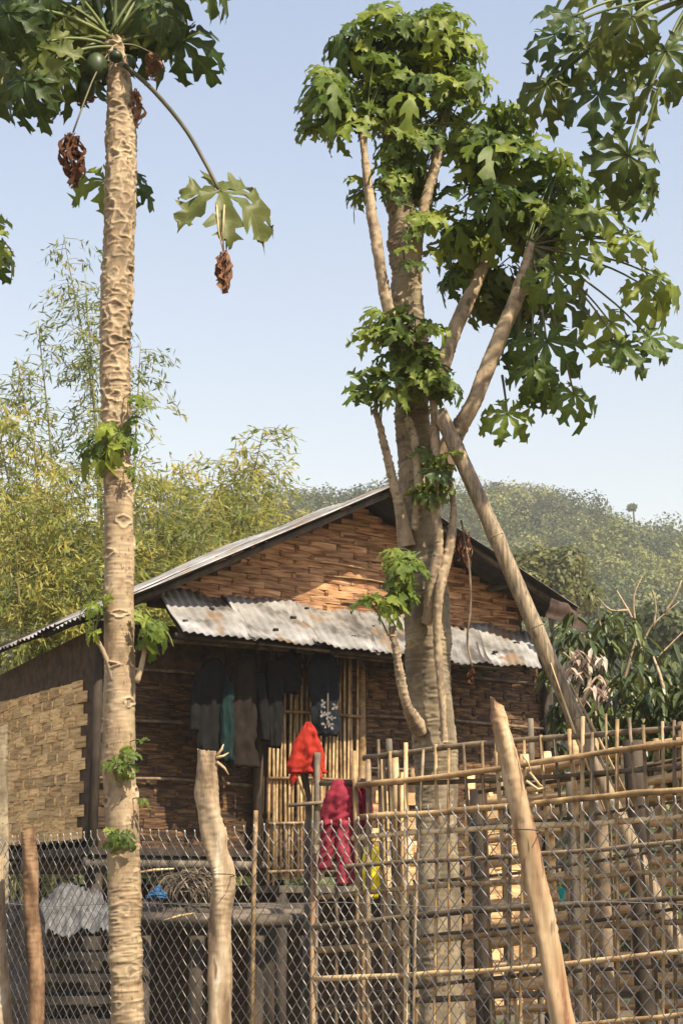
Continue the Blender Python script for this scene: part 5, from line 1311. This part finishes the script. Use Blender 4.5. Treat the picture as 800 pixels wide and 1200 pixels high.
loft('fabric', [(at(361, 846, ry - .03), 3 * m_, 0.02), (at(361, 858, ry - .03), 10 * m_, 0.045), (at(360, 875, ry - .03), 17 * m_, 0.055), (at(359, 893, ry - .03), 22 * m_, 0.06), (at(359, 906, ry - .03), 24 * m_, 0.06)], (1, 0.1, 0), 'cloth_red', rc, 36, 0.28, 2, 7)
for (x, w) in ((344, 6), (372, 7)):
    loft('corner', [(at(x + (4 if x < 360 else -2), 895, ry - .06), w * 0.7 * m_, 0.02), (at(x, 910, ry - .06), w * 0.8 * m_, 0.02), (at(x - 2, 920, ry - .06), 2 * m_, 0.01)], (1, 0.1, 0), 'cloth_red', rc, 14, 0.2, x)
# pink trousers over the lattice rail
py_ = 7.60
pk = empty('pink_trousers', at(400, 1035, py_)); tag(pk, 'pink trousers slung over the end of the lattice fence', 'trousers')
m_ = mpp(py_)
loft('waist', [(at(404, 914, py_ - .03), 14 * m_, 0.03), (at(402, 930, py_ - .05), 19 * m_, 0.04), (at(398, 950, py_ - .05), 20 * m_, 0.042), (at(396, 968, py_ - .05), 20 * m_, 0.04)], (1, 0, 0), 'cloth_pink', pk, 34, 0.2, 1, 7)
loft('trouser_leg', [(at(405, 962, py_ - .055), 13 * m_, 0.036), (at(404, 990, py_ - .06), 11 * m_, 0.034), (at(405, 1015, py_ - .06), 10 * m_, 0.032), (at(406, 1036, py_ - .06), 11 * m_, 0.03)], (1, 0, 0), 'cloth_pinklight', pk, 24, 0.16, 2)
loft('trouser_leg', [(at(388, 962, py_ - .045), 11 * m_, 0.034), (at(384, 990, py_ - .05), 9 * m_, 0.03), (at(380, 1018, py_ - .05), 8 * m_, 0.026)], (1, 0, 0), 'cloth_pink', pk, 24, 0.16, 5)
loft('trouser_flap', [(at(414, 916, py_ + .05), 9 * m_, 0.03), (at(424, 935, py_ + .06), 11 * m_, 0.036), (at(428, 960, py_ + .06), 8 * m_, 0.03), (at(429, 978, py_ + .06), 5 * m_, 0.02)], (1, 0, 0), 'cloth_pink', pk, 20, 0.2, 7)

# ================================================================ things under and before the house
by_ = 12.4
bench = empty('log_bench', (at(265, 1060, by_).x, by_, 0)); tag(bench, 'rough low platform of grey logs in front of the stilts', 'bench')
for i, (ya, dd) in enumerate(((1078, 0), (1072, 0.2), (1068, 0.42), (1064, 0.65))):
    MB().tube([at(150, ya - 2, by_ + dd), at(260, ya + 2, by_ + dd), at(368, ya + 1, by_ + dd)], [0.05, 0.055, 0.05], 9, jit=0.2).build('log', M['log_dark'], bench)
for x in (168, 232, 300, 360):
    p = at(x, 1090, by_ + 0.2); MB().tube([(p.x, p.y, -0.05), (p.x, p.y, p.z - 0.04)], 0.06, 9, jit=0.12).build('leg', M['dark_wood'], bench)
heap = empty('net_heap', at(222, 1062, by_ + .3)); tag(heap, 'grey brown tangle of netting heaped on the log platform', 'netting')
b = MB()
for k in range(46):
    a = rnd.uniform(0, math.pi); c = at(rnd.uniform(203, 240), 1058, by_ + .3 + rnd.uniform(-.15, .15)); r = rnd.uniform(0.08, 0.24); tw = rnd.uniform(-1, 1)
    b.tube([c + Vector((math.cos(t) * r * math.cos(tw), math.cos(t) * r * math.sin(tw) * 0.6, math.sin(t) * r * rnd.uniform(0.9, 1.15))) for t in np.linspace(0, math.pi, 9)], 0.006, 4)
tag(b.build('netting', M['bamboo_grey'], heap), kind='stuff')
bb_ = at(185, 1046, by_ + .1)
bg_ = empty('blue_bag', bb_ - UP * 0.05); tag(bg_, 'small crumpled blue plastic bag on the log platform', 'bag')
loft('bag', [(bb_ + UP * 0.05, 0.02, 0.015), (bb_ + UP * 0.02, 0.035, 0.03), (bb_ - UP * 0.01, 0.075, 0.04), (bb_ - UP * 0.04, 0.085, 0.035)], (1, 0, 0), 'blue', bg_, 18, 0.5, 4, 5, 0.3)
for (lab, p, q, r, m) in (('pale split stick lying on the log platform beside the trunk', (160, 1023), (204, 1018), 0.018, 'bamboo_split'), ('pale broken stick leaning on the edge of the log platform', (192, 1079), (228, 1070), 0.018, 'bamboo_split')):
    s_ = empty('split_stick', at(*p, by_ - .12)); tag(s_, lab, 'stick')
    MB().tube([at(*p, by_ - .12), at((p[0] + q[0]) / 2, (p[1] + q[1]) / 2 - 1, by_ - .12), at(*q, by_ - .1)], [r * .8, r, r * .5], 6, flat=0.6).build('shaft', M[m], s_)
s_ = empty('thin_cane', (at(298, 1060, 12.1).x, 12.1, 0)); tag(s_, 'thin upright cane leaning on the slat screen', 'stick')
MB().tube([at(300, 950, 12.2), at(298, 1010, 12.15), Vector((at(296, 1060, 12.1).x, 12.1, -0.03))], 0.018, 7).build('shaft', M['bamboo'], s_)
# tarpaulin over a low stack on the left
ty_ = 12.0
stk = empty('plank_stack', (at(75, 1060, ty_).x, ty_ + .4, 0)); tag(stk, 'stack of dark boards and poles under the grey tarpaulin', 'boards')
for i in range(6):
    MB().box(at(78, 1092 + i * 26, ty_ + .35), 0.46 - 0.02 * (i % 2), 0.30, 0.028, Vector((1, 0.09 * rnd.uniform(-1, 1), 0.05 * rnd.uniform(-1, 1))).normalized()).build('board', M['shade_and_washer'], stk, False)  # boards coloured near black to stand in for shade
for x in (45, 112):
    p = at(x, 1090, ty_ + .3); MB().box((p.x, p.y, 0.35), 0.05, 0.2, 0.42).build('support', M['dark_wood'], stk, False)
tp_ = empty('tarpaulin', at(85, 1080, ty_ + .3)); tag(tp_, 'crumpled grey plastic tarpaulin draped over the stacked boards', 'tarpaulin')
b = MB(); n1, n2 = 40, 26
for i in range(n2 + 1):
    for j in range(n1 + 1):
        s_, t_ = j / n1, i / n2
        p = at(46 + 84 * s_, 1078, ty_ + 0.62 - 0.66 * t_)
        hgt = 0.19 * (math.sin(math.pi * min(1, s_ * 0.9 + 0.12)) ** 0.7) * (1 - max(0, (t_ - 0.45) / 0.55) ** 1.6) + 0.03
        nn = mnoise.noise((s_ * 4, t_ * 3, 1)) * 0.10 + abs(mnoise.noise((s_ * 11, t_ * 9, 4))) * 0.09 - abs(mnoise.noise((s_ * 25, t_ * 19, 7))) * 0.05
        b.add(p + UP * (hgt + nn - 0.02 - (0.10 if t_ > 0.95 else 0)))
for i in range(n2):
    for j in range(n1): q = i * (n1 + 1) + j; b.f.append((q, q + 1, q + n1 + 2, q + n1 + 1))
b.build('sheet', M['tarp'], tp_)
gs = at(22, 1085, 11.4)
sk_ = empty('grey_sack', (gs.x, gs.y, 0)); tag(sk_, 'slumped grey sack standing beside the reddish post', 'sack')
loft('sacking', [(gs + UP * 0.16, 0.06, 0.05), (gs + UP * 0.10, 0.15, 0.12), (gs - UP * 0.2, 0.19, 0.16), (gs - UP * 0.7, 0.2, 0.17), (Vector((gs.x, gs.y, 0.0)), 0.19, 0.17)], (1, 0, 0), 'burlap', sk_, 26, 0.1, 8)

# ---------------------------------------------------------------- hazy air
hm, hnt, hout = newmat('haze_air')
pv = hnt.nodes.new('ShaderNodeVolumePrincipled')
pv.inputs['Color'].default_value = (1.0, 0.98, 0.95, 1); pv.inputs['Density'].default_value = 0.0008
hnt.links.new(pv.outputs[0], hout.inputs['Volume'])
hb = MB().box((0, 290, 52.5), 620, 430, 55.5)
haze = hb.build('haze', hm, None, False)
tag(haze, 'thin warm haze filling the air in front of the hill', 'haze', kind='stuff')
